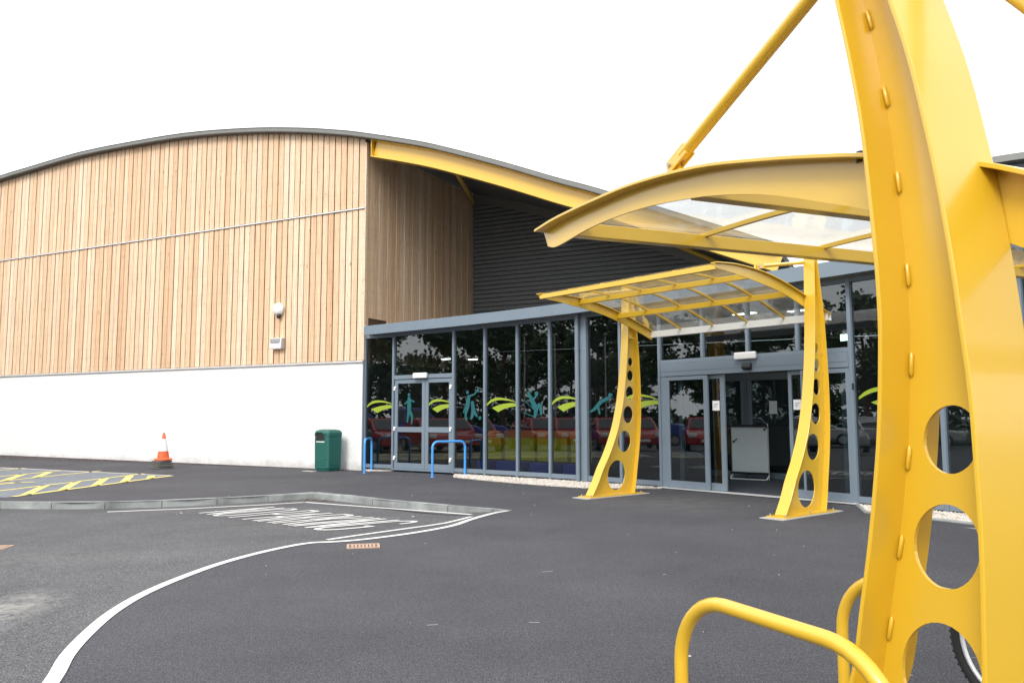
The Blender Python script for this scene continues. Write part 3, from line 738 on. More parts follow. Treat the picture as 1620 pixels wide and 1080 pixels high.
def pane(i, s0, s1, z0, z1, n=-0.03, name='glass_pane', par=None, tilt=0.0):
    W, L_, h_ = SEG[i]; P0 = W((s0 + s1) / 2, n, 0); W2 = frame((P0.x, P0.y), h_ + tilt, 1, (FK[i] + FK[i + 1]) / 2); hw = (s1 - s0) / 2
    return obj(name, MB().box(W2, -hw, hw, -0.004, 0.004, z0, z1), 'glass', par or lob)
for i in range(len(SEG)):
    W, L_, h_ = SEG[i]
    mull(i, 0.0, 0.065)
    rail(i, 0.035, L_ - 0.035, 3.70, 3.80, 'head_rail')
    if i not in (1, 8):
        rail(i, 0.035, L_ - 0.035, 0.03, 0.13, 'sill_rail'); pane(i, 0.03, L_ - 0.03, 0.12, 3.71, tilt=random.uniform(-.25, .25))
# side double door bay
W1, L1, h1 = SEG[1]
rail(1, 0.035, L1 - 0.035, 2.49, 2.60); rail(1, 0.035, L1 - 0.035, 0.0, 0.05, 'sill_rail'); pane(1, 0.03, L1 - 0.03, 2.59, 3.71)
for sgn, (s0, s1) in ((1, (0.05, 1.135)), (-1, (1.145, L1 - 0.05))):
    mb = MB(); st = 0.105
    mb.box(W1, s0, s0 + st, -0.06, 0.0, 0.055, 2.475); mb.box(W1, s1 - st, s1, -0.06, 0.0, 0.055, 2.475)
    mb.box(W1, s0 + st, s1 - st, -0.058, -0.002, 2.37, 2.475); mb.box(W1, s0 + st, s1 - st, -0.058, -0.002, 1.04, 1.18); mb.box(W1, s0 + st, s1 - st, -0.058, -0.002, 0.055, 0.20)
    lf = obj('door_leaf', mb, 'frame', lob, bevel=0.003)
    pane(1, s0 + st - 0.01, s1 - st + 0.01, 1.17, 2.38, -0.03, 'door_glass', lf); pane(1, s0 + st - 0.01, s1 - st + 0.01, 0.19, 1.05, -0.03, 'door_glass', lf)
    hx = 0.075 if sgn == 1 else L1 - 0.075
    for hz in (0.33, 1.13, 2.24):
        h_ = MB(); h_.box(W1, hx - 0.035, hx + 0.035, 0.002, 0.035, hz, hz + 0.055); h_.box(W1, hx - 0.045, hx + 0.008, 0.002, 0.03, hz - 0.055, hz - 0.002)
        obj('hinge', h_, 'white', lf, bevel=0.004)
def wall_lamp(W, s0, s1, z0, z1, n0, label):
    t_ = thing('emergency_light', label, 'light', W((s0 + s1) / 2, n0, z0), 'emergency lights over the doors')
    obj('base_plate', MB().box(W, s0 + 0.02, s1 - 0.02, n0, n0 + 0.02, z0 + 0.02, z1 - 0.02), 'galv', t_)
    obj('diffuser', MB().box(W, s0, s1, n0 + 0.021, n0 + 0.095, z0, z1), 'white', t_, bevel=0.02)
wall_lamp(W1, 0.80, 1.27, 2.495, 2.64, 0.028, 'white emergency light over the hinged double doors beside timber wall')
# downpipe at the bend
W5, L5, h5 = SEG[6]
dp = obj('downpipe', MB().tube([W5(-0.03, 0.10, 0.02), W5(-0.03, 0.10, 3.80)], 0.05, 14), 'frame', lob)
mb = MB()
for z in (0.9, 1.95, 2.95): mb.tube([W5(-0.03, 0.10, z), W5(-0.03, 0.10, z + 0.05)], 0.058, 14)
obj('pipe_bracket', mb, 'frame', dp)
obj('corner_post', MB().box(W5, 0.05, 0.19, -0.08, 0.05, 0, 3.80), 'frame', lob)
obj('dark_strip', MB().box(W5, 0.22, 0.42, -0.45, -0.08, 0, 3.80), 'black', lob)  # narrow black upright behind the glass, right of the downpipe
# automatic entrance bay
W8, L8, h8 = SEG[8]
rail(8, 0.035, L8 - 0.035, 2.52, 2.60)
obj('door_header', MB().box(W8, 0.04, L8 - 0.04, -0.10, 0.03, 2.262, 2.518), 'frame', lob, bevel=0.006)
obj('header_groove', MB().box(W8, 0.06, L8 - 0.06, 0.0305, 0.036, 2.36, 2.505), 'frame', lob)
for k in (1, 2, 3): mull(8, L8 * k / 4 + 0.06, 0.055, z0=2.60, z1=3.70)
for k in range(4): pane(8, 0.03 + (L8 * k / 4 + (0.06 if k else 0)), L8 * (k + 1) / 4 + (0.05 if k < 3 else -0.03), 2.59, 3.71, tilt=random.uniform(-.4, .4))
obj('threshold', MB().box(W8, 0.02, L8 + 0.05, -0.06, 0.06, 0.0, 0.022), 'alu', lob)
def leaf(nm, s0, s1, st0, st1, n, z1=2.25):
    mb = MB(); mb.box(W8, s0, s0 + st0, n - 0.045, n, 0.03, z1); mb.box(W8, s1 - st1, s1, n - 0.045, n, 0.03, z1)
    mb.box(W8, s0 + st0, s1 - st1, n - 0.043, n - 0.002, z1 - 0.075, z1); mb.box(W8, s0 + st0, s1 - st1, n - 0.043, n - 0.002, 0.03, 0.165)
    lf = obj(nm, mb, 'frame', lob, bevel=0.003)
    pane(8, s0 + st0 - 0.008, s1 - st1 + 0.008, 0.155, z1 - 0.065, n - 0.022, 'door_glass', lf); return lf
sl1 = leaf('sidelight', 0.17, 1.19, 0.075, 0.10, 0.02); sd1 = leaf('sliding_door', 0.42, 1.515, 0.10, 0.10, -0.06, 2.255)
sd2 = leaf('sliding_door', 2.865, 3.93, 0.065, 0.08, -0.06, 2.255); sl2 = leaf('sidelight', 3.155, 4.06, 0.04, 0.085, 0.02)
obj('jamb', MB().box(W8, 0.036, 0.168, -0.08, 0.018, 0.0, 2.26), 'frame', lob); obj('jamb', MB().box(W8, 4.063, L8 - 0.034, -0.08, 0.018, 0.0, 2.26), 'frame', lob)
def notice(par, s0, s1, z0, z1, n):
    q = obj('paper_notice', MB().box(W8, s0, s1, n, n + 0.003, z0, z1), 'paper', par)
wl = wall_lamp(W8, 1.88, 2.33, 2.505, 2.64, 0.038, 'white emergency light over the open automatic doors under the canopy')
sn = thing('door_sensor', 'black motion sensor on header above the open automatic doors', 'sensor', W8(2.12, 0.037, 2.3))
obj('housing', MB().prism(lambda s, n, z: W8(n, s, z), [(0.037, 2.31), (0.12, 2.33), (0.13, 2.37), (0.09, 2.43), (0.037, 2.43)], 2.03, 2.21), 'black', sn, bevel=0.01)
obj('lens', MB().box(W8, 2.06, 2.18, 0.055, 0.10, 2.302, 2.315), 'carglass', sn)
for (par, s0, s1, z0, z1, n) in ((sd1, 1.245, 1.405, 1.56, 1.75, -0.056), (sd2, 2.965, 3.115, 1.56, 1.74, -0.056), (sl1, 0.63, 0.80, 1.46, 1.73, -0.16)):
    W = W8
    q = tag(obj('paper_notice', MB().box(W8, s0, s1, n, n + 0.003, z0, z1), 'paper'), {1.245: 'white paper notice taped inside left sliding door', 2.965: 'white paper notice taped inside right sliding door', 0.63: 'pale paper notice behind the left fixed sidelight glass'}[s0], 'notice', 'paper notices on the entrance doors')
    for k in range(3): obj('print_line', MB().box(W8, s0 + 0.03, s1 - 0.03 - 0.02 * k, n + 0.0032, n + 0.0038, z1 - 0.07 - k * 0.03, z1 - 0.058 - k * 0.03), 'ink', q, origin=(0, 0, 0)).location = (0, 0, 0)
ks = tag(obj('key_switch', MB().box(W8, 4.085, 4.125, 0.019, 0.035, 1.88, 1.99), 'black', bevel=0.004), 'small black key switch on right door jamb', 'switch')
# lime swooshes and teal sport figures stuck on the panes
def arcband(cx_, cz, pts_up, pts_dn): return [(cx_ + x, cz + z) for x, z in pts_up] + [(cx_ + x, cz + z) for x, z in reversed(pts_dn)]
def swoosh(i, s0, sc=1.0, n=-0.018, smax=99):
    W, L_, h_ = SEG[i]
    A = [(0.0, 1.76), (0.08, 1.84), (0.2, 1.90), (0.36, 1.925), (0.55, 1.91), (0.75, 1.87), (0.96, 1.79)]
    B = [(0.0, 1.72), (0.1, 1.785), (0.22, 1.835), (0.38, 1.862), (0.56, 1.86), (0.75, 1.835), (0.96, 1.785)]
    C = [(0.17, 1.67), (0.32, 1.725), (0.48, 1.762), (0.64, 1.78), (0.80, 1.785), (0.97, 1.765)]
    D = [(0.37, 1.565), (0.46, 1.605), (0.57, 1.645), (0.69, 1.675), (0.82, 1.695), (0.97, 1.695)]
    for up, dn in ((A, B), (C, D)):
        poly = [(min(s0 + x * sc, smax), z) for x, z in sp2(up, 3)] + [(min(s0 + x * sc, smax), z) for x, z in reversed(sp2(dn, 3))]
        obj('window_graphic', MB().prism(W, poly, n, n + 0.002), 'lime', lob)
swoosh(0, 0.06, 1.0); swoosh(1, 1.22, 0.88, -0.024, 2.07); swoosh(3, 0.045); swoosh(5, 0.04, 0.92); swoosh(7, 0.045, 0.98); swoosh(9, 0.10, 1.2)
def figure(i, s, n, limbs, balls):
    W, L_, h_ = SEG[i]; mb = MB()
    for pts_ in limbs:
        for (a_, b_, wa, wb) in [(pts_[k], pts_[k + 1], pts_[k][2], pts_[k + 1][2]) for k in range(len(pts_) - 1)]:
            wa *= .72; wb *= .72; dx, dz = b_[0] - a_[0], b_[1] - a_[1]; L_ = math.hypot(dx, dz) or 1; nx, nz = -dz / L_, dx / L_
            rg = [random.uniform(.8, 1.25) for _ in range(4)]
            mb.prism(W, [(s + a_[0] + nx * wa * rg[0], a_[1] + nz * wa * rg[0]), (s + b_[0] + nx * wb * rg[1], b_[1] + nz * wb * rg[1]), (s + b_[0] - nx * wb * rg[2], b_[1] - nz * wb * rg[2]), (s + a_[0] - nx * wa * rg[3], a_[1] - nz * wa * rg[3])], n, n + 0.002 + random.uniform(0, .0006))
    for (x, z, r_) in balls:
        mb.prism(W, [(s + x + r_ * math.cos(t * .785) * random.uniform(.85, 1.1), z + r_ * math.sin(t * .785) * random.uniform(.85, 1.1)) for t in range(8)], n, n + 0.0028)
    obj('window_graphic', mb, 'teal', lob)
figure(1, 0.55, -0.024, [[(0, 2.0, .05), (0.02, 1.78, .10), (0.0, 1.62, .07), (-.06, 1.3, .03)], [(0.03, 1.62, .06), (.12, 1.45, .05), (.1, 1.25, .03)], [(0, 1.92, .04), (-.16, 1.8, .025)], [(0.02, 1.92, .04), (.2, 1.86, .025)]], [(0.0, 2.06, .05)])
figure(2, 0.55, -0.018, [[(-.05, 2.0, .06), (-.1, 1.75, .09), (-.16, 1.5, .05), (-.12, 1.35, .03)], [(-.05, 1.98, .04), (.12, 2.02, .03), (.2, 2.1, .02)], [(.05, 1.85, .06), (.1, 1.6, .09), (.02, 1.38, .04)], [(.1, 1.62, .06), (.22, 1.45, .04)], [(-.16, 1.7, .03), (-.24, 1.55, .02)]], [(-.1, 2.08, .05), (.24, 2.12, .05), (.3, 1.42, .05)])
figure(4, 0.5, -0.018, [[(-.2, 2.05, .05), (-.08, 1.85, .07), (.05, 1.65, .10), (.0, 1.42, .05)], [(.05, 1.65, .07), (.18, 1.75, .06), (.2, 1.5, .05)], [(-.3, 1.85, .01), (-.02, 1.62, .01)], [(-.32, 1.55, .012), (-.02, 1.45, .012)], [(-.05, 1.85, .04), (.1, 1.98, .03)]], [(.06, 2.0, .06)])
figure(6, 0.55, -0.018, [[(.2, 1.85, .05), (0, 1.78, .06), (-.2, 1.6, .05), (-.32, 1.55, .03)], [(-.1, 1.68, .05), (-.05, 1.5, .03)], [(.2, 1.85, .03), (.3, 1.95, .02)]], [(.24, 1.92, .05)])
# interior
IN = [(q.x, q.y) for q in offs(-0.10)]
FL = IN + [(14.5, 8.0), (15.5, 19.3)] + [(q.x, q.y) for q in (G(11, -6.5, 0), RW(6.6, 0.0, 0), RW(0.9, 0.02, 0))]
poly_obj('lobby_floor', FL, 0.006, 'carpet')
obj('ceiling', MB().slab(FL, 3.69, 3.725), 'ceil', lob)
obj('inner_wall', MB().box(G, -0.6, 16, -6.62, -6.5, 0, 3.68), 'inside', lob)
Wi = frame((4.6, 20.0), 133)
obj('inner_screen', MB().box(Wi, 0.0, 0.09, -0.06, 0.06, 0, 3.68).box(Wi, 1.35, 1.42, -0.06, 0.06, 0, 2.5).box(Wi, 2.7, 2.8, -0.06, 0.06, 0, 3.68).box(Wi, 0.09, 2.7, -0.05, 0.05, 2.3, 2.45), 'inside', lob)
isg = obj('inner_door_glass', MB().box(Wi, 0.10, 1.34, -0.006, 0.006, 0.02, 2.29), 'glass', lob); obj('inner_door_glass', MB().box(Wi, 1.43, 2.69, -0.006, 0.006, 0.02, 2.29), 'glass', lob)
obj('inner_door_rail', MB().box(Wi, 0.10, 1.34, -0.03, 0.03, 0.0, 0.14).box(Wi, 1.43, 2.69, -0.03, 0.03, 0.0, 0.14).box(Wi, 0.10, 0.2, -0.03, 0.03, 0.141, 2.29).box(Wi, 1.25, 1.34, -0.03, 0.03, 0.141, 2.29).box(Wi, 1.43, 1.52, -0.03, 0.03, 0.141, 2.29), 'frame', lob)
tag(obj('paper_notice', MB().box(Wi, 1.96, 2.15, 0.012, 0.015, 1.50, 1.80), 'paper'), 'pale paper notice on inner glass door above the whiteboard easel', 'notice', 'paper notices on the entrance doors')
obj('inner_wall', MB().box(frame((3.4, 21.6), 36), -2.6, 0, -0.06, 0.06, 0, 3.68), 'soffit', lob)
for (x, y, label) in ((-2.0, 24.0, 'lit ceiling light seen through the glass above the hinged double doors'), (-1.2, 24.2, 'small lit ceiling light seen through pane right of the hinged doors'), (4.9, 16.6, 'lit ceiling light just inside the automatic doors'), (5.9, 16.1, 'lit ceiling light deeper inside beyond the automatic doors'), (7.2, 14.6, 'lit ceiling light behind the glass at the far right')):
    z = 3.60 if x > 0 else 3.2
    t_ = thing('ceiling_light', label, 'ceiling light', (x, y, z), 'lit ceiling lights in the lobby')
    Wl = frame((x, y), 140); L_ = 0.5 if x > 0 else 0.28
    obj('housing', MB().box(Wl, -L_ / 2 - .02, L_ / 2 + .02, -0.09, 0.09, z, z + 0.07), 'white', t_); obj('diffuser', MB().box(Wl, -L_ / 2, L_ / 2, -0.075, 0.075, z - 0.015, z - 0.001), 'lamp', t_)
t_ = thing('exit_sign', 'small lit green exit sign inside the glass right of the doors', 'sign', (6.35, 15.0, 2.9))
We = frame((6.35, 15.0), 141)
obj('case', MB().box(We, -0.11, 0.11, -0.03, 0.03, 2.86, 3.0), 'white', t_); obj('lit_face', MB().box(We, -0.1, 0.1, 0.031, 0.034, 2.87, 2.99), 'exit', t_)
# whiteboard easel inside the doorway
Wb = frame((5.14, 18.686), 130)
e_ = thing('whiteboard_easel', 'grey whiteboard on wheeled easel standing inside the open doorway', 'whiteboard', Wb(0.43, 0, 0))
obj('board', MB().box(Wb, 0.0, 0.87, 0.0, 0.03, 0.17, 1.21), 'board', e_, bevel=0.006)
obj('flip_clamp', MB().prism(Wb, [(0.0, 1.2), (0.87, 1.2), (0.83, 1.27), (0.6, 1.25), (0.3, 1.25), (0.04, 1.3)], 0.031, 0.06), 'black', e_)
obj('frame', MB().tube([Wb(0.0, 0.02, 1.28), Wb(0.0, 0.02, 0.0), ], 0.014, 8).tube([Wb(0.87, 0.02, 1.28), Wb(0.87, 0.02, 0.0)], 0.014, 8), 'galv', e_)
obj('pen_tray', MB().prism(lambda s, n, z: Wb(n, s, z), [(0.03, 0.13), (0.10, 0.13), (0.10, 0.18), (0.09, 0.145), (0.03, 0.145)], -0.02, 0.89), 'black', e_)
obj('foot_bar', MB().tube(rounded([Wb(0.0, 0.02, 0.12), Wb(0.0, 0.16, 0.02), Wb(0.87, 0.16, 0.02), Wb(0.87, 0.02, 0.12)], 0.04), 0.016, 8), 'white', e_)
for (x, z) in ((0.05, 0.86), (0.8, 1.14)): obj('clip', MB().disc(Wb(x, 0.04, z), dr(220), 0.022, 0.02, 10).tube([Wb(x, 0.045, z), Wb(x + 0.10, 0.06, z + 0.07)], 0.01, 6), 'black', e_)
# coloured soft blocks behind the glass
for (i, s0, s1, mats, label) in ((2, 0.55, 1.05, 1, 'yellow and orange low partition behind glass right of hinged doors'), (3, 0.12, 1.06, 1, 'yellow and orange low partition behind second plain pane'), (4, 0.12, 1.0, 1, 'yellow and orange low partition behind third plain pane'), (5, 0.12, 0.95, 1, 'yellow and orange low partition behind pane left of downpipe')):
    W, L_, h_ = SEG[i]
    t_ = thing('low_partition', label, 'partition', W(s0, -0.7, 0), 'coloured partitions behind the glazing')
    obj('yellow_panel', MB().box(W, s0, s1, -0.75, -0.62, 0.36, 0.93), 'in_yellow', t_); obj('orange_band', MB().box(W, s0, s1, -0.76, -0.61, 0.93, 1.10), 'in_orange', t_)
    t2 = tag(obj('soft_block', MB().box(W, s0 + 0.06, s1 - 0.02, -0.55, -0.2, 0.01, 0.34), 'in_blue', bevel=0.02), {2: 'blue soft block on floor right of the hinged doors', 3: 'blue soft block behind second plain pane', 4: 'blue soft block behind third plain pane', 5: 'blue soft block behind pane left of downpipe'}[i], 'soft block', 'blue blocks behind the glazing')

# ------------------------------------------------------------------ canopies
def ell(cx_, cz, a_, b_, tilt, n=36):
    out = []
    for k in range(n):
        t = 2 * math.pi * k / n; x, y = a_ * math.cos(t), b_ * math.sin(t); out.append((cx_ + x * math.cos(tilt) + y * math.sin(tilt), cz - x * math.sin(tilt) + y * math.cos(tilt)))
    return out
def canopy(root, P, hv, side, span, skew, fw, front, rear, holes, rib_top, rib_bot, rib_hw, purl, nbar, masttop, tie_f, tie_r, wel, gut, plate=True, seg=0.015, mast_dz=0):
    """hv: heading front->rear; side: +1 if the second leg lies to the right of hv, -1 if to the left"""
    V, Wd = dr(hv), dr(hv + 90 * side + skew)
    P = Vector((*P, 0))
    Wf = lambda v_, n, z: P + V * v_ + Wd * n + Vector((0, 0, z))
    FT, RT = sp2(front, 4), sp2(rear, 4)
    top = sp2(rib_top, 5); bot = sp2(rib_bot, 5)
    for li, (n0, sg) in enumerate(((0.0, 1), (span, -1))):
        outl = FT + RT[::-1]
        vs, fs = filled([outl] + holes, 0.014)
        leg = obj('leg', MB().add([Wf(q.x, n0 + q.z, q.y) for q in vs], fs), 'yellow', root)
        obj('front_flange', MB().ribbon(Wf, FT, n0 - fw / 2, n0 + fw / 2, 0.016), 'yellow', leg, bevel=0.004)
        obj('rear_flange', MB().ribbon(Wf, RT[::-1], n0 - fw / 2, n0 + fw / 2, 0.016), 'yellow', leg, bevel=0.004)
        mbw = MB()
        for (s_, z) in wel:                        # stitch welds along the flange roots
            v0 = lerp([(q[1], q[0]) for q in FT], z); v1 = lerp([(q[1], q[0]) for q in FT], z + s_)
            for sd_ in (-1, 1):
                mbw.tube([Wf(v0 + 0.010, n0 + sd_ * 0.012, z), Wf(v0 + 0.011, n0 + sd_ * 0.014, z + 0.01), Wf(v1 + 0.011, n0 + sd_ * 0.014, z + s_ - 0.01), Wf(v1 + 0.010, n0 + sd_ * 0.012, z + s_)], [0.002, 0.0075, 0.0075, 0.002], 8)
            r0 = lerp([(q[1], q[0]) for q in RT], z); r1 = lerp([(q[1], q[0]) for q in RT], z + s_)
            for sd_ in (-1, 1):
                mbw.tube([Wf(r0 - 0.010, n0 + sd_ * 0.012, z), Wf(r1 - 0.010, n0 + sd_ * 0.012, z + s_)], 0.008, 6)
        obj('weld_beads', mbw, 'yellow', leg, kind='stuff')
        a0, a1 = FT[0][0] - 0.13, RT[0][0] + 0.20
        if plate:
            obj('base_plate', MB().box(Wf, a0, a1, n0 - fw / 2 - 0.06, n0 + fw / 2 + 0.06, 0.012, 0.032), 'yellow', leg)
            obj('grout_pad', MB().box(Wf, a0 - 0.12, a1 + 0.12, n0 - fw / 2 - 0.10, n0 + fw / 2 + 0.10, -0.02, 0.011), 'grout', root)
            for bx in (a0 + 0.05, (a0 + a1) / 2, a1 - 0.05):
                for bn in (-1, 1): obj('anchor_bolt', MB().tube([Wf(bx, n0 + bn * (fw / 2 + 0.03), 0.033), Wf(bx, n0 + bn * (fw / 2 + 0.03), 0.06)], 0.012, 6), 'galv', leg)
        nr = n0 + sg * (fw / 2 + 0.008)
        poly = bot + top[::-1]
        rib = obj('rib', MB().prism(Wf, poly, nr - 0.006, nr + 0.006), 'yellow', root)
        # top flange, notched where it passes the leg
        lv = [q for q in top if q[0] < lerp([(z, v_) for v_, z in front], 2.0) + 9]
        zrib = lambda v_: lerp(top, v_)
        za = zrib(0.5 * (front[-2][0] + rear[-2][0]))
        vf = lerp([(q[1], q[0]) for q in FT], za) - 0.004; vr = lerp([(q[1], q[0]) for q in RT], za) + 0.004
        inner_n = (nr, nr + sg * rib_hw) if sg > 0 else (nr - rib_hw, nr); outer_n = (nr - rib_hw, nr) if sg > 0 else (nr, nr + rib_hw)
        obj('rib_flange', MB().ribbon(Wf, top, min(inner_n), max(inner_n), seg), 'yellow', rib, bevel=0.003)
        pf = [q for q in top if q[0] < vf - 0.017] + [(vf - 0.017, zrib(vf - 0.017))]; pr_ = [(vr + 0.017, zrib(vr + 0.017))] + [q for q in top if q[0] > vr + 0.017]
        obj('rib_flange', MB().ribbon(Wf, pf, min(outer_n), max(outer_n), seg).ribbon(Wf, pr_, min(outer_n), max(outer_n), seg), 'yellow', rib, bevel=0.003)
        obj('splice_plate', MB().box(Wf, vf + 0.02, vr - 0.02, n0 + sg * 0.008, n0 + sg * (fw / 2 + 0.001), za - 0.35, za - 0.33).box(Wf, vf + 0.02, vr - 0.02, n0 + sg * 0.008, n0 + sg * 0.02, za - 0.33, za), 'yellow', leg)
        # tie rods from the mast to the rib
        mt_ = masttop
        for (tv, tag_) in ((tie_f, 'f'), (tie_r, 'r')):
            zt = zrib(tv); cs = nr
            a_, b_ = Wf(tv, cs, zt + 0.07), Wf((FT[-1][0] + RT[-1][0]) / 2 + (-0.06 if tag_ == 'f' else 0.06), cs, mt_)
            d_ = (b_ - a_); 
            rod = obj('tie_rod', MB().tube([a_ + d_ * (0.06 + .94 * k / 16) for k in range(17)], 0.034 if rib_hw > 0.07 else 0.028, 14), 'yellow', root)
            dn = d_.normalized(); cr = Wd
            fk = MB()
            for q in (-1, 1):
                up_ = dn.cross(Wd)
                c0 = a_ + cr * 0.024 * q
                fk.add([c0 + k1 * dn * 0.0 + up_ * x + dn * y + cr * z for z in (-0.006, 0.006) for (x, y) in ((-0.035, -0.03), (0.035, -0.03), (0.035, 0.14), (-0.035, 0.14)) for k1 in (1,)], [(0, 1, 2, 3), (7, 6, 5, 4), (0, 4, 5, 1), (1, 5, 6, 2), (2, 6, 7, 3), (3, 7, 4, 0)])
            obj('fork_end', fk, 'yellow', rod); obj('pin', MB().tube([a_ - cr * 0.045, a_ + cr * 0.045], 0.012, 8), 'galv', rod)
            obj('lug', MB().prism(Wf, [(tv - 0.07, zrib(tv - 0.07) + seg), (tv + 0.07, zrib(tv + 0.07) + seg), (tv + 0.03, zt + 0.10), (tv - 0.03, zt + 0.10)], cs - 0.010, cs + 0.010), 'yellow', rib)
    na, nb = fw / 2 + 0.016, span - fw / 2 - 0.016
    zmid = lambda v_: lerp(top, v_)
    for (v_, hgt, wd) in purl:
        z = zmid(v_) - 0.012
        obj('purlin', MB().box(Wf, v_ - wd / 2, v_ + wd / 2, na, nb, z - hgt, z), 'yellow', root, bevel=0.005)
    vs_ = [q[0] for q in purl]; v0, v1 = min(vs_), max(vs_)
    if gut: v1 = gut
    cur = [q for q in top if v0 - 0.02 <= q[0] <= v1 + 0.02]
    cur = [(v0 - 0.03, zmid(v0 - 0.03))] + cur
    ns = [na + (nb - na) * k / (nbar + 1) for k in range(nbar + 2)]
    for k in range(1, nbar + 1):
        obj('glazing_bar', MB().ribbon(Wf, [(a_, b_ - 0.028) for a_, b_ in cur], ns[k] - 0.016, ns[k] + 0.016, 0.03), 'yellow', root)
    for k in range(nbar + 1):
        obj('glazing_panel', MB().ribbon(Wf, [(a_, b_ + 0.004) for a_, b_ in cur], ns[k] + 0.004, ns[k + 1] - 0.004, 0.008), 'poly', root)
    if gut:
        z = zmid(gut)
        gt = MB().prism(lambda s, n, zz: Wf(n, s, zz), [], 0, 0) if False else MB()
        prof_ = [(gut - 0.01, z), (gut - 0.01, z - 0.12), (gut + 0.11, z - 0.12), (gut + 0.11, z - 0.02), (gut + 0.10, z - 0.02), (gut + 0.10, z - 0.11), (gut, z - 0.11), (gut, z)]
        k = len(prof_); vs = [Wf(a_, nn, b_) for nn in (na - 0.05, nb + 0.05) for a_, b_ in prof_]
        gt.add(vs, [(i, (i + 1) % k, (i + 1) % k + k, i + k) for i in range(k)] + [tuple(range(k)), tuple(reversed(range(k, 2 * k)))])
        obj('gutter', gt, 'white', root)
    return Wf
c2 = thing('entrance_canopy', 'smaller yellow steel canopy on two pierced curved legs before the automatic doors', 'canopy', (1.384, 14.43, 0))
fr2 = [(0, .03), (.15, .25), (.29, .5), (.44, .72), (.57, .95), (.69, 1.2), (.78, 1.46), (.857, 1.75), (.92, 2.1), (.965, 2.4), (1.0, 2.75), (1.02, 3.1), (1.035, 3.4), (1.045, 3.7), (1.05, 3.93)]
re2 = [(1.11, .03), (1.16, .25), (1.20, .5), (1.255, .8), (1.295, 1.1), (1.32, 1.4), (1.33, 1.7), (1.325, 2.05), (1.31, 2.4), (1.28, 2.8), (1.245, 3.1), (1.20, 3.4), (1.155, 3.7), (1.12, 3.93)]
ho2 = [ell(.715, .37, .235, .275, .32), ell(.945, .985, .175, .20, .22), ell(1.06, 1.485, .135, .16, .12), ell(1.115, 1.895, .105, .125, .05), ell(1.138, 2.225, .083, .10, .0), ell(1.150, 2.49, .063, .08, -.05)]
canopy(c2, (1.384, 14.43), 49.8, 1, 3.80, 0, .18, fr2, re2, ho2,
       [(-1.30, 3.545), (-.8, 3.575), (-.2, 3.55), (.3, 3.475), (.8, 3.36), (1.3, 3.215), (1.75, 3.07)],
       [(-1.27, 3.485), (-.8, 3.455), (-.3, 3.40), (.3, 3.32), (.8, 3.20), (1.3, 3.06), (1.68, 2.93)],
       .055, [(-1.24, .075, .07), (-.28, .09, .07), (.72, .09, .07)], 4, 3.84, -.25, 1.55, [(0.05, z) for z in (0.6, 0.9, 1.2, 1.5, 1.8, 2.1, 2.4, 2.7, 3.0)], 1.66)
# the nearer, larger shelter over the cycle stands
c1 = thing('cycle_shelter', 'large yellow steel cycle shelter in the foreground with pierced leg and arched rib', 'canopy', (1.63, 2.634, 0))
u1 = dr(65); P1 = Vector((1.63, 2.634, 0)) - u1 * (.281 / 2 + .008)
fr1 = [(-.62, .03), (-.55, .2), (-.46, .4), (-.397, .55), (-.347, .79), (-.307, .985), (-.273, 1.185), (-.244, 1.395), (-.226, 1.625), (-.219, 1.79), (-.223, 1.985), (-.237, 2.215), (-.259, 2.49), (-.299, 2.755), (-.343, 2.99), (-.40, 3.3), (-.43, 3.5)]
re1 = [(.03, .03), (.05, .3), (.07, .6), (.078, .75), (.088, 1.04), (.087, 1.27), (.081, 1.52), (.061, 1.745), (.043, 1.94), (.013, 2.18), (-.019, 2.38), (-.07, 2.65), (-.134, 2.89), (-.24, 3.25), (-.32, 3.5)]
ho1 = [ell(-.088, 1.371, .098, .116, .38), ell(-.126, 1.018, .118, .142, .34), ell(-.17, .59, .145, .178, .30)]
canopy(c1, (P1.x, P1.y), 155, -1, 5.9, 3.0, .281, fr1, re1, ho1,
       [(-3.30, 2.765), (-3.0, 2.785), (-2.53, 2.785), (-2.04, 2.768), (-1.47, 2.70), (-1.01, 2.60), (-.65, 2.507), (-.41, 2.435), (-.02, 2.29), (.16, 2.205), (.5, 2.03), (.85, 1.82)],
       [(-3.24, 2.655), (-3.1, 2.630), (-2.69, 2.66), (-2.34, 2.662), (-1.98, 2.64), (-1.58, 2.586), (-1.29, 2.528), (-1.03, 2.457), (-.74, 2.352), (-.47, 2.246), (.035, 2.02), (.095, 1.99), (.5, 1.77), (.82, 1.58)],
       .085, [(-2.99, .095, .08), (-1.60, .12, .08), (-.30, .10, .09)], 4, 3.42, -1.76, .82, [(0.085, z) for z in (.26, .66, .95, 1.26, 1.585, 1.9, 2.24, 2.57, 2.89)], .74, seg=0.018)
Wc = lambda v_, n, z: Vector((1.63, 2.634, 0)) + dr(155) * v_ + dr(68) * n + Vector((0, 0, z))
obj('blank_label', MB().box(Wc, -3.041, -3.037, 0.13, 0.37, 2.70, 2.745), 'white', c1)
obj('rib_bolt', MB().lathe(Wc(-.53, 0.0, 2.465), [(0.0, 0.05), (0.016, 0.045), (0.018, 0.03), (0.018, 0)], 10), 'black', c1)

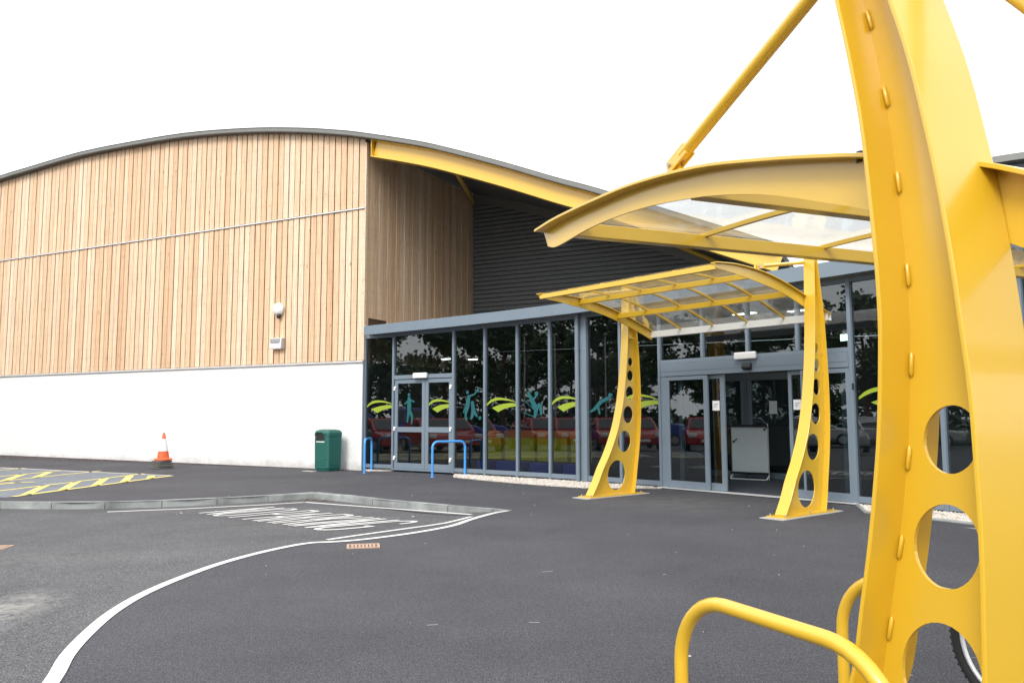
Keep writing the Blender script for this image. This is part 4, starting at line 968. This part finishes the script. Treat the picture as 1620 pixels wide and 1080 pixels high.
# ------------------------------------------------------------------ cycle stands, bollard hoops
def hoop(name, label, cat, grp, P, hd, L_, H_, rad, rc, mat):
    W = frame(P, hd); t_ = thing(name, label, cat, W(L_ / 2, 0, 0), grp)
    path = rounded([W(0, 0, -0.05), W(0, 0, H_), W(L_, 0, H_), W(L_, 0, -0.05)], rc, 10)
    obj('tube', MB().tube(path, rad, 16), mat, t_)
    for s in (0, L_): obj('foot_collar', MB().lathe(W(s, 0, 0), [(rad * 1.7, -0.01), (rad * 1.7, 0.006), (rad * 1.05, 0.009)], 16), mat, t_)
    return t_
hoop('cycle_stand', 'yellow tubular cycle stand nearest the camera, left of shelter leg', 'cycle stand', 'yellow cycle stands under the shelter', (.637, 3.104), 155, .98, .785, .026, .26, 'yellow')
hoop('cycle_stand', 'yellow tubular cycle stand partly hidden behind the shelter leg', 'cycle stand', 'yellow cycle stands under the shelter', (1.496, 3.709), 155, .98, .745, .026, .26, 'yellow')
hoop('barrier_hoop', 'blue tubular hoop barrier seen edge on beside white wall', 'hoop barrier', 'blue hoop barriers by the side door', (-3.86, 20.92), 3, .80, .88, .03, .14, 'blue')
hoop('barrier_hoop', 'blue tubular hoop barrier seen broadside before the hinged doors', 'hoop barrier', 'blue hoop barriers by the side door', (-1.94, 19.45), 58, .90, .85, .03, .15, 'blue')

# ------------------------------------------------------------------ litter bin
Wn = frame((-5.42, 21.86), 128)
bn = thing('litter_bin', 'dark green plastic litter bin with domed lid against white wall', 'bin', Wn(0.3, 0, 0))
mb = MB()
def loop_rect(s0, s1, n0, n1, z, c=0.05):
    return [Wn(s0 + c, n1, z), Wn(s1 - c, n1, z), Wn(s1, n1 - c, z), Wn(s1, n0 + c, z), Wn(s1 - c, n0, z), Wn(s0 + c, n0, z), Wn(s0, n0 + c, z), Wn(s0, n1 - c, z)]
lv = [(0.0, 0.03), (0.06, 0.02), (0.08, 0.0), (0.92, -0.01)]
vs = []
for z, i_ in lv: vs += loop_rect(i_, 0.58 - i_, -0.50 + i_, -i_, z)
mb.add(vs, [(k * 8 + j, k * 8 + (j + 1) % 8, k * 8 + 8 + (j + 1) % 8, k * 8 + 8 + j) for k in range(len(lv) - 1) for j in range(8)] + [tuple(range(8)), tuple(range((len(lv) - 1) * 8, len(lv) * 8))])
body = obj('body', mb, 'green', bn, bevel=0.012)
mb = MB(); vs = []
lv = [(0.921, -0.015), (1.03, -0.015), (1.09, 0.02), (1.12, 0.10)]
for z, i_ in lv: vs += loop_rect(i_, 0.58 - i_, -0.50 + i_, -i_, z)
mb.add(vs, [(k * 8 + j, k * 8 + (j + 1) % 8, k * 8 + 8 + (j + 1) % 8, k * 8 + 8 + j) for k in range(len(lv) - 1) for j in range(8)] + [tuple(range(8)), tuple(range((len(lv) - 1) * 8, len(lv) * 8))])
lid = obj('lid', mb, 'green', bn, bevel=0.015)
obj('front_opening', MB().prism(Wn, [(0.12, 0.83), (0.44, 0.83), (0.44, 0.99), (0.38, 1.03), (0.18, 1.03), (0.12, 0.99)], 0.012, 0.018), 'black', lid)
obj('opening_hood', MB().prism(Wn, [(0.08, 0.99), (0.16, 1.06), (0.40, 1.06), (0.48, 0.99), (0.44, 0.99), (0.38, 1.03), (0.18, 1.03), (0.12, 0.99)], 0.011, 0.05), 'green', lid, bevel=0.006)
obj('label_strip', MB().box(Wn, 0.12, 0.46, 0.013, 0.017, 0.775, 0.80), 'white', body)
for k in range(3): obj('groove', MB().box(Wn, 0.09, 0.50, 0.002, 0.012, 0.17 + k * 0.07, 0.19 + k * 0.07), 'green', body, bevel=0.004)
obj('side_panel', MB().box(Wn, 0.581, 0.592, -0.42, -0.08, 0.16, 0.88), 'green', body, bevel=0.006)
tag(obj('bin_base', MB().box(Wn, -0.1, 0.35, 0.16, 0.3, 0.001, 0.012), 'grout'), 'small pale slab on ground in front of the green bin', 'slab')

# ------------------------------------------------------------------ traffic cone on a pile of rubber bases
CX, CY = -10.05, 23.05
for k in range(4):
    w_ = 0.25 - 0.01 * k; ang = 128 + random.uniform(-14, 14); Wx = frame((CX + random.uniform(-.03, .03), CY + random.uniform(-.03, .03)), ang)
    tag(obj('cone_base', MB().slab([(Wx(s, n, 0).x, Wx(s, n, 0).y) for s, n in ((-w_, -w_ + .06), (-w_ + .06, -w_), (w_ - .06, -w_), (w_, -w_ + .06), (w_, w_ - .06), (w_ - .06, w_), (-w_ + .06, w_), (-w_, w_ - .06))], 0.058 * k + 0.002, 0.058 * k + 0.05), 'rubber', bevel=0.014), ['lowest dusty rubber cone base in the pile by white wall', 'second dusty rubber cone base up from the ground by white wall', 'third dusty rubber cone base up from the ground by white wall', 'topmost dusty rubber cone base directly under the orange cone'][k], 'cone base', 'rubber bases piled under the cone')
cn = thing('traffic_cone', 'orange and white traffic cone standing on a pile of rubber bases', 'traffic cone', (CX, CY, 0.232))
zc = 0.234
obj('cone_foot', MB().lathe((CX, CY, zc), [(0.0, 0.0), (0.24, 0.0), (0.25, 0.02), (0.22, 0.05), (0.165, 0.06)], 24), 'orange', cn)
obj('cone_body', MB().lathe((CX, CY, zc), [(0.165, 0.06), (0.135, 0.26)], 24), 'orange', cn)
obj('sleeve', MB().lathe((CX, CY, zc), [(0.136, 0.261), (0.06, 0.61)], 24), 'sleeve', cn)
obj('cone_tip', MB().lathe((CX, CY, zc), [(0.058, 0.611), (0.03, 0.78), (0.0, 0.79)], 24), 'orange', cn)

# ------------------------------------------------------------------ gully gratings
for (pts_, label) in (([(-1.86, 9.07), (-1.50, 9.14)], 'rusty rectangular gully grating in tarmac near the white curve'), ([(-6.35, 9.36), (-5.86, 9.42)], 'rusty gully grating at the left edge of the road')):
    a_ = Vector((*pts_[0], 0)); b_ = Vector((*pts_[1], 0)); hd = math.degrees(math.atan2((b_ - a_).x, (b_ - a_).y)); L_ = (b_ - a_).length; Wd_ = frame(pts_[0], hd); z = ground(a_.x, a_.y) + .002
    g_ = thing('gully_grating', label, 'grating', Wd_(L_ / 2, 0, z), 'gully gratings in the road')
    obj('frame', MB().box(Wd_, 0, L_, -.14, -.11, z, z + .012).box(Wd_, 0, L_, .11, .14, z, z + .012).box(Wd_, 0, .03, -.11, .11, z, z + .012).box(Wd_, L_ - .03, L_, -.11, .11, z, z + .012), 'rust', g_)
    mb = MB()
    k = 0.05
    while k < L_ - .05: mb.box(Wd_, k, k + .026, -.11, .11, z + .001, z + .01); k += .04
    obj('bars', mb, 'rust', g_); obj('pit', MB().box(Wd_, .03, L_ - .03, -.11, .11, z, z + .0008), 'plinth', g_)

# ------------------------------------------------------------------ bicycle behind the shelter leg
Wy = frame((2.43, 3.96), 155)
bk = thing('bicycle', 'mountain bicycle with yellow frame parked behind the shelter leg', 'bicycle', Wy(0.5, 0, 0))
def wheel(c, nm):
    ax_ = dr(155 + 90); vs = []; RT_ = 0.335; u_ = dr(155); zz = Vector((0, 0, 1))
    ring = [c + (u_ * math.cos(t * math.pi / 24) + zz * math.sin(t * math.pi / 24)) * 0.31 for t in range(49)]
    ty = obj(nm, MB().tube(ring, 0.026, 10, False), 'tyre', bk)
    mb = MB()
    for t in range(64):
        an = t * math.pi / 32; q = c + (u_ * math.cos(an) + zz * math.sin(an)) * 0.336
        for sd_ in (-.012, .012): mb.disc(q + ax_ * sd_ * .8, (u_ * math.cos(an) + zz * math.sin(an)), 0.006, 0.007, 5)
    obj('tread_knobs', mb, 'tyre', ty)
    ring2 = [c + (u_ * math.cos(t * math.pi / 24) + zz * math.sin(t * math.pi / 24)) * 0.278 for t in range(49)]
    obj('rim', MB().tube(ring2, 0.012, 8, False), 'alu', ty)
    mb = MB()
    for t in range(28):
        an = t * math.pi / 14; mb.tube([c + ax_ * (0.03 if t % 2 else -0.03) + (u_ * math.cos(an + .5) + zz * math.sin(an + .5)) * 0.02, c + (u_ * math.cos(an) + zz * math.sin(an)) * 0.27], 0.0012, 4)
    obj('spokes', mb, 'galv', ty); obj('hub', MB().tube([c - ax_ * .05, c + ax_ * .05], 0.022, 12), 'alu', ty)
wheel(Wy(0, 0, .336), 'front_wheel'); wheel(Wy(1.04, 0, .336), 'rear_wheel')
obj('frame', MB().tube([Wy(.24, 0, .78), Wy(.56, 0, .30)], .017, 10).tube([Wy(.25, 0, .74), Wy(.72, 0, .72)], .016, 10).tube([Wy(.56, 0, .30), Wy(.75, 0, .84)], .015, 10).tube([Wy(.56, .05, .30), Wy(1.04, .06, .336), Wy(.72, .02, .72)], .009, 8).tube([Wy(.56, -.05, .30), Wy(1.04, -.06, .336), Wy(.72, -.02, .72)], .009, 8), 'yellow', bk)
obj('fork', MB().tube([Wy(0, .06, .336), Wy(.18, .06, .68), Wy(.22, 0, .74), Wy(.25, 0, .92)], .014, 10).tube([Wy(0, -.06, .336), Wy(.18, -.06, .68), Wy(.22, 0, .74)], .014, 10), 'yellow', bk)
obj('handlebar', MB().tube([Wy(.27, -.3, .95), Wy(.22, -.1, .95), Wy(.22, .1, .95), Wy(.27, .3, .95)], .012, 8), 'black', bk)
obj('saddle', MB().prism(lambda s, n, z: Wy(s, n, z), [(.63, .88), (.72, .85), (.88, .86), (.89, .91), (.75, .90)], -.06, .06), 'black', bk, bevel=.02)
obj('chainset', MB().disc(Wy(.56, .07, .30), dr(245), .09, .008).tube([Wy(.56, .08, .30), Wy(.68, .09, .19)], .01, 6).tube([Wy(.56, -.08, .30), Wy(.44, -.09, .41)], .01, 6), 'galv', bk)

# ------------------------------------------------------------------ second hall at the far right
h2 = thing('second_hall', 'dark clad second hall with curved grey roof behind the shelter', 'building', (14.0, 23.5, 0))
W2 = frame((14.0, 23.5), 118)
arc2 = sp2([(-1.2, 8.75), (1, 8.9), (4, 8.8), (8, 8.25), (12, 7.3), (17, 5.7)], 4)
obj('wall', MB().prism(W2, [(-0.9, 0), (17, 0)] + [(s, z - .02) for s, z in reversed(arc2) if s > -0.9], -8, 0), 'clad', h2)
obj('roof', MB().ribbon(W2, arc2, -8.2, 0.4, 0.2), 'roof', h2)

# ------------------------------------------------------------------ what stands across the car park (seen in the glazing)
poly_obj('grass_verge', [(-24.5, 30), (-60, 38), (-120, 40), (-120, -60), (-40, -60), (-30, -10), (-26, 10)], 0.03, 'grass')
def car(P, hd, mat, label, L_=4.0, Hh=1.42, van=False, grp='cars parked across the road'):
    W = frame(P, hd); t_ = thing('parked_van' if van else 'parked_car', label, 'van' if van else 'car', W(0, 0, 0), grp)
    k = L_ / 4.0; hw = 0.84
    if van:
        low = [(-2.0, .3), (2.0, .3), (2.05, .75), (1.75, 1.0), (1.1, 1.12), (-2.0, 1.12)]; cab = [(-1.98, 1.13), (1.15, 1.13), (.45, 1.88), (-1.85, 1.92)]
    else:
        low = [(-1.95, .28), (1.95, .28), (2.0, .55), (1.92, .72), (1.0, .88), (-1.9, .92), (-2.0, .6)]; cab = [(-1.85, .93), (1.0, .89), (.25, Hh - .04), (-.3, Hh), (-1.2, Hh - .03)]
    low = [(s * k, z) for s, z in low]; cab = [(s * k, z) for s, z in cab]
    body = obj('body', MB().prism(W, low, -hw, hw), mat, t_, bevel=.09)
    mb = MB(); n_ = len(cab); vs = []
    for sg in (-1, 1):
        for s, z in cab: vs.append(W(s, sg * (hw - .04 - (.16 if z > 1.2 else 0)), z))
    mb.add(vs, [tuple(range(n_)), tuple(range(n_, 2 * n_))] + [(i, (i + 1) % n_, (i + 1) % n_ + n_, i + n_) for i in range(n_)])
    obj('cabin', mb, mat, t_, bevel=.05)
    zt = (1.78 if van else Hh - .12); zb = (1.2 if van else .96)
    for sg in (-1, 1):
        for (a_, b_) in (((-1.6, -.55), (-.48, .6)) if not van else ((-1.7, -.5), (-.4, .8))):
            q = [(a_ * k, zb), (b_ * k, zb), ((b_ - (.38 if b_ > 0 else 0)) * k, zt), ((a_ + (.3 if a_ < -1.5 else 0)) * k, zt)]
            fr_ = lambda z: hw - .04 - .16 * max(0, min(1, (z - (1.13 if van else .9)) / ((1.9 if van else Hh) - 1.0))) + .012
            obj('side_window', MB().add([W(s, sg * fr_(z), z) for s, z in q] + [W(s, sg * (fr_(z) - .01), z) for s, z in q], [(0, 1, 2, 3), (7, 6, 5, 4), (0, 4, 5, 1), (1, 5, 6, 2), (2, 6, 7, 3), (3, 7, 4, 0)]), 'carglass', t_)
    a_, b_ = cab[1], cab[2]
    ws = [(a_[0] + (b_[0] - a_[0]) * t + .02, a_[1] + (b_[1] - a_[1]) * t + .012) for t in (.1, .9)]
    obj('windscreen', MB().add([W(s, n, z) for (s, z), n in ((ws[0], -.68), (ws[0], .68), (ws[1], .56), (ws[1], -.56))], [(0, 1, 2, 3)]), 'carglass', t_)
    for s in (-1.25 * k, 1.25 * k):
        for sg in (-1, 1):
            wh = obj('wheel', MB().disc(W(s, sg * (hw - .06), .30), dr(hd + 90), .30, .19, 20), 'tyre', t_); obj('rim', MB().disc(W(s, sg * (hw + .037), .30), dr(hd + 90), .19, .012, 14), 'rim', wh)
    for sg in (-1, 1):
        obj('headlight', MB().box(W, 1.93 * k, 2.03 * k, sg * .62 - .16, sg * .62 + .16, .60, .76), 'alu', t_, bevel=.03)
    obj('number_plate', MB().box(W, 2.005 * k, 2.02 * k, -.26, .26, .40, .51), 'white', t_)
    return t_
car((-15.2, 17.6), 95, 'red', 'red hatchback mirrored in the glazing, front towards the hall')
car((-16.0, 14.6), 92, 'red', 'red hatchback parked second along the row opposite the glazing')
car((-17.4, 20.8), 97, 'red', 'red hatchback parked nearest the paved bay')
car((-15.5, 11.2), 90, 'silver', 'silver hatchback parked last along the row opposite the glazing')
car((-21.0, 17.2), 178, 'van_blue', 'blue van parked beyond the red hatchbacks', 4.6, van=True)
car((-22.5, 9.0), 170, 'silver', 'silver estate parked by the grass verge', 4.4)
car((-23.5, 2.2), 172, 'suv', 'dark estate parked by the grass verge', 4.5, 1.65)
for (x, y) in ((-25.2, 13.5), (-26.5, 22), (-25.6, 4.5), (-24.8, 17.5)):
    t_ = thing('lamp_post', {13.5: 'tall grey lamp post on the verge, second from the hall end', 22: 'tall grey lamp post on the verge nearest the hall', 4.5: 'tall grey lamp post on the verge farthest from the hall', 17.5: 'tall grey lamp post on the verge beyond the blue van'}[y], 'lamp post', (x, y, 0), 'lamp posts on the verge')
    obj('post', MB().tube([(x, y, 0), (x, y, 1.2), (x, y, 6.0)], [.07, .06, .04], 10), 'galv', t_)
    obj('lantern', MB().box(frame((x, y), 90), -.1, .5, -.09, .09, 5.98, 6.1), 'galv', t_, bevel=.03)
# dense undergrowth behind the verge: reads as one dark mass
mb = MB(); rnd = random.Random(5)
for k in range(9000):
    y = rnd.uniform(-60, 45); hgt = 2.6 + 1.1 * math.sin(y * .35) + .6 * math.sin(y * 1.1 + 1)
    o_ = Vector((-47 + rnd.gauss(0, 1.2), y, max(.1, hgt * rnd.random() ** .7 + rnd.gauss(0, .2))))
    ax_ = Vector((rnd.gauss(0, 1), rnd.gauss(0, 1), rnd.gauss(.4, .7))).normalized(); sd_ = ax_.orthogonal().normalized(); q = rnd.uniform(.35, .75)
    mb.add([o_, o_ + ax_ * q * .5 + sd_ * q * .4, o_ + ax_ * q, o_ + ax_ * q * .5 - sd_ * q * .4], [(0, 1, 2, 3)])
obj('undergrowth', mb, 'leaf', kind='stuff')
# Scots pines
def pine_mesh(seed, H_):
    rnd = random.Random(seed); tr = MB()
    bend = [rnd.uniform(-.25, .25) for _ in range(4)]
    path = [(bend[0] * z * .1 * math.sin(z * .6), bend[1] * z * .12 * math.sin(z * .5 + 1), z) for z in [H_ * k / 8 for k in range(9)]]
    tr.tube(path, [.22 * (1 - .09 * k) for k in range(9)], 8)
    cr = MB()
    for k in range(30):
        z = H_ * rnd.uniform(.34, 1.0); t = z / H_; an = rnd.uniform(0, 6.28); L_ = (1.25 - t) * H_ * .42 * rnd.uniform(.5, 1.1) + .4
        j = min(7, int(t * 8)); a_ = Vector(path[j]).lerp(Vector(path[j + 1]), t * 8 - j) if t < 1 else Vector(path[8])
        e1 = a_ + Vector((math.cos(an) * L_ * .6, math.sin(an) * L_ * .6, L_ * rnd.uniform(-.05, .2))); e2 = a_ + Vector((math.cos(an + .2) * L_, math.sin(an + .2) * L_, L_ * rnd.uniform(.1, .45)))
        tr.tube([a_, e1, e2], [.055, .035, .012], 5)
        for c, rr in ((e2, .85), (e1, .7), (e2.lerp(e1, .5) + Vector((rnd.uniform(-.4, .4), rnd.uniform(-.4, .4), .2)), .8), (e2 + Vector((rnd.uniform(-.7, .7), rnd.uniform(-.7, .7), rnd.uniform(-.1, .4))), .7)):
            for q in range(36):
                d_ = Vector((rnd.gauss(0, 1), rnd.gauss(0, 1), rnd.gauss(0, .55))); d_ *= rr * .5
                o_ = c + d_; ax_ = Vector((rnd.gauss(0, 1), rnd.gauss(0, 1), rnd.gauss(.5, .6))).normalized(); sd_ = ax_.orthogonal().normalized(); s_ = rnd.uniform(.22, .46)
                cr.add([o_, o_ + ax_ * s_ * .5 + sd_ * s_ * .35, o_ + ax_ * s_, o_ + ax_ * s_ * .5 - sd_ * s_ * .35], [(0, 1, 2, 3)])
    return tr, cr
meshes = []
for sdv, H_ in ((1, 9.5), (2, 11.0), (3, 8.0)):
    tr, cr = pine_mesh(sdv, H_)
    pr2 = []
    for nm, mb, mt in (('trunk', tr, 'bark'), ('crown', cr, 'leaf')):
        me = bpy.data.meshes.new(nm); me.from_pydata([tuple(q) for q in mb.v], [], mb.f); me.materials.append(M[mt]); me.update(); pr2.append((nm, me))
    meshes.append(pr2)
spots = []
for k in range(34):
    y = -34 + k * 2.0 + random.uniform(-.8, .8); x = -30 - (k % 3) * 5 + random.uniform(-2, 2)
    spots.append((x, y))
for k, (x, y) in enumerate(spots):
    t_ = thing('pine_tree', 'tall dark pine standing on the grass verge across the road', 'tree', (x, y, 0), 'pines on the verge across the road')
    sc = random.uniform(.62, .98); an = random.uniform(0, 6.28)
    for nm, me in meshes[k % 3]:
        o = bpy.data.objects.new(nm, me); COL.objects.link(o); o.parent = t_; o.scale = (sc, sc, sc); o.rotation_euler = (0, 0, an)
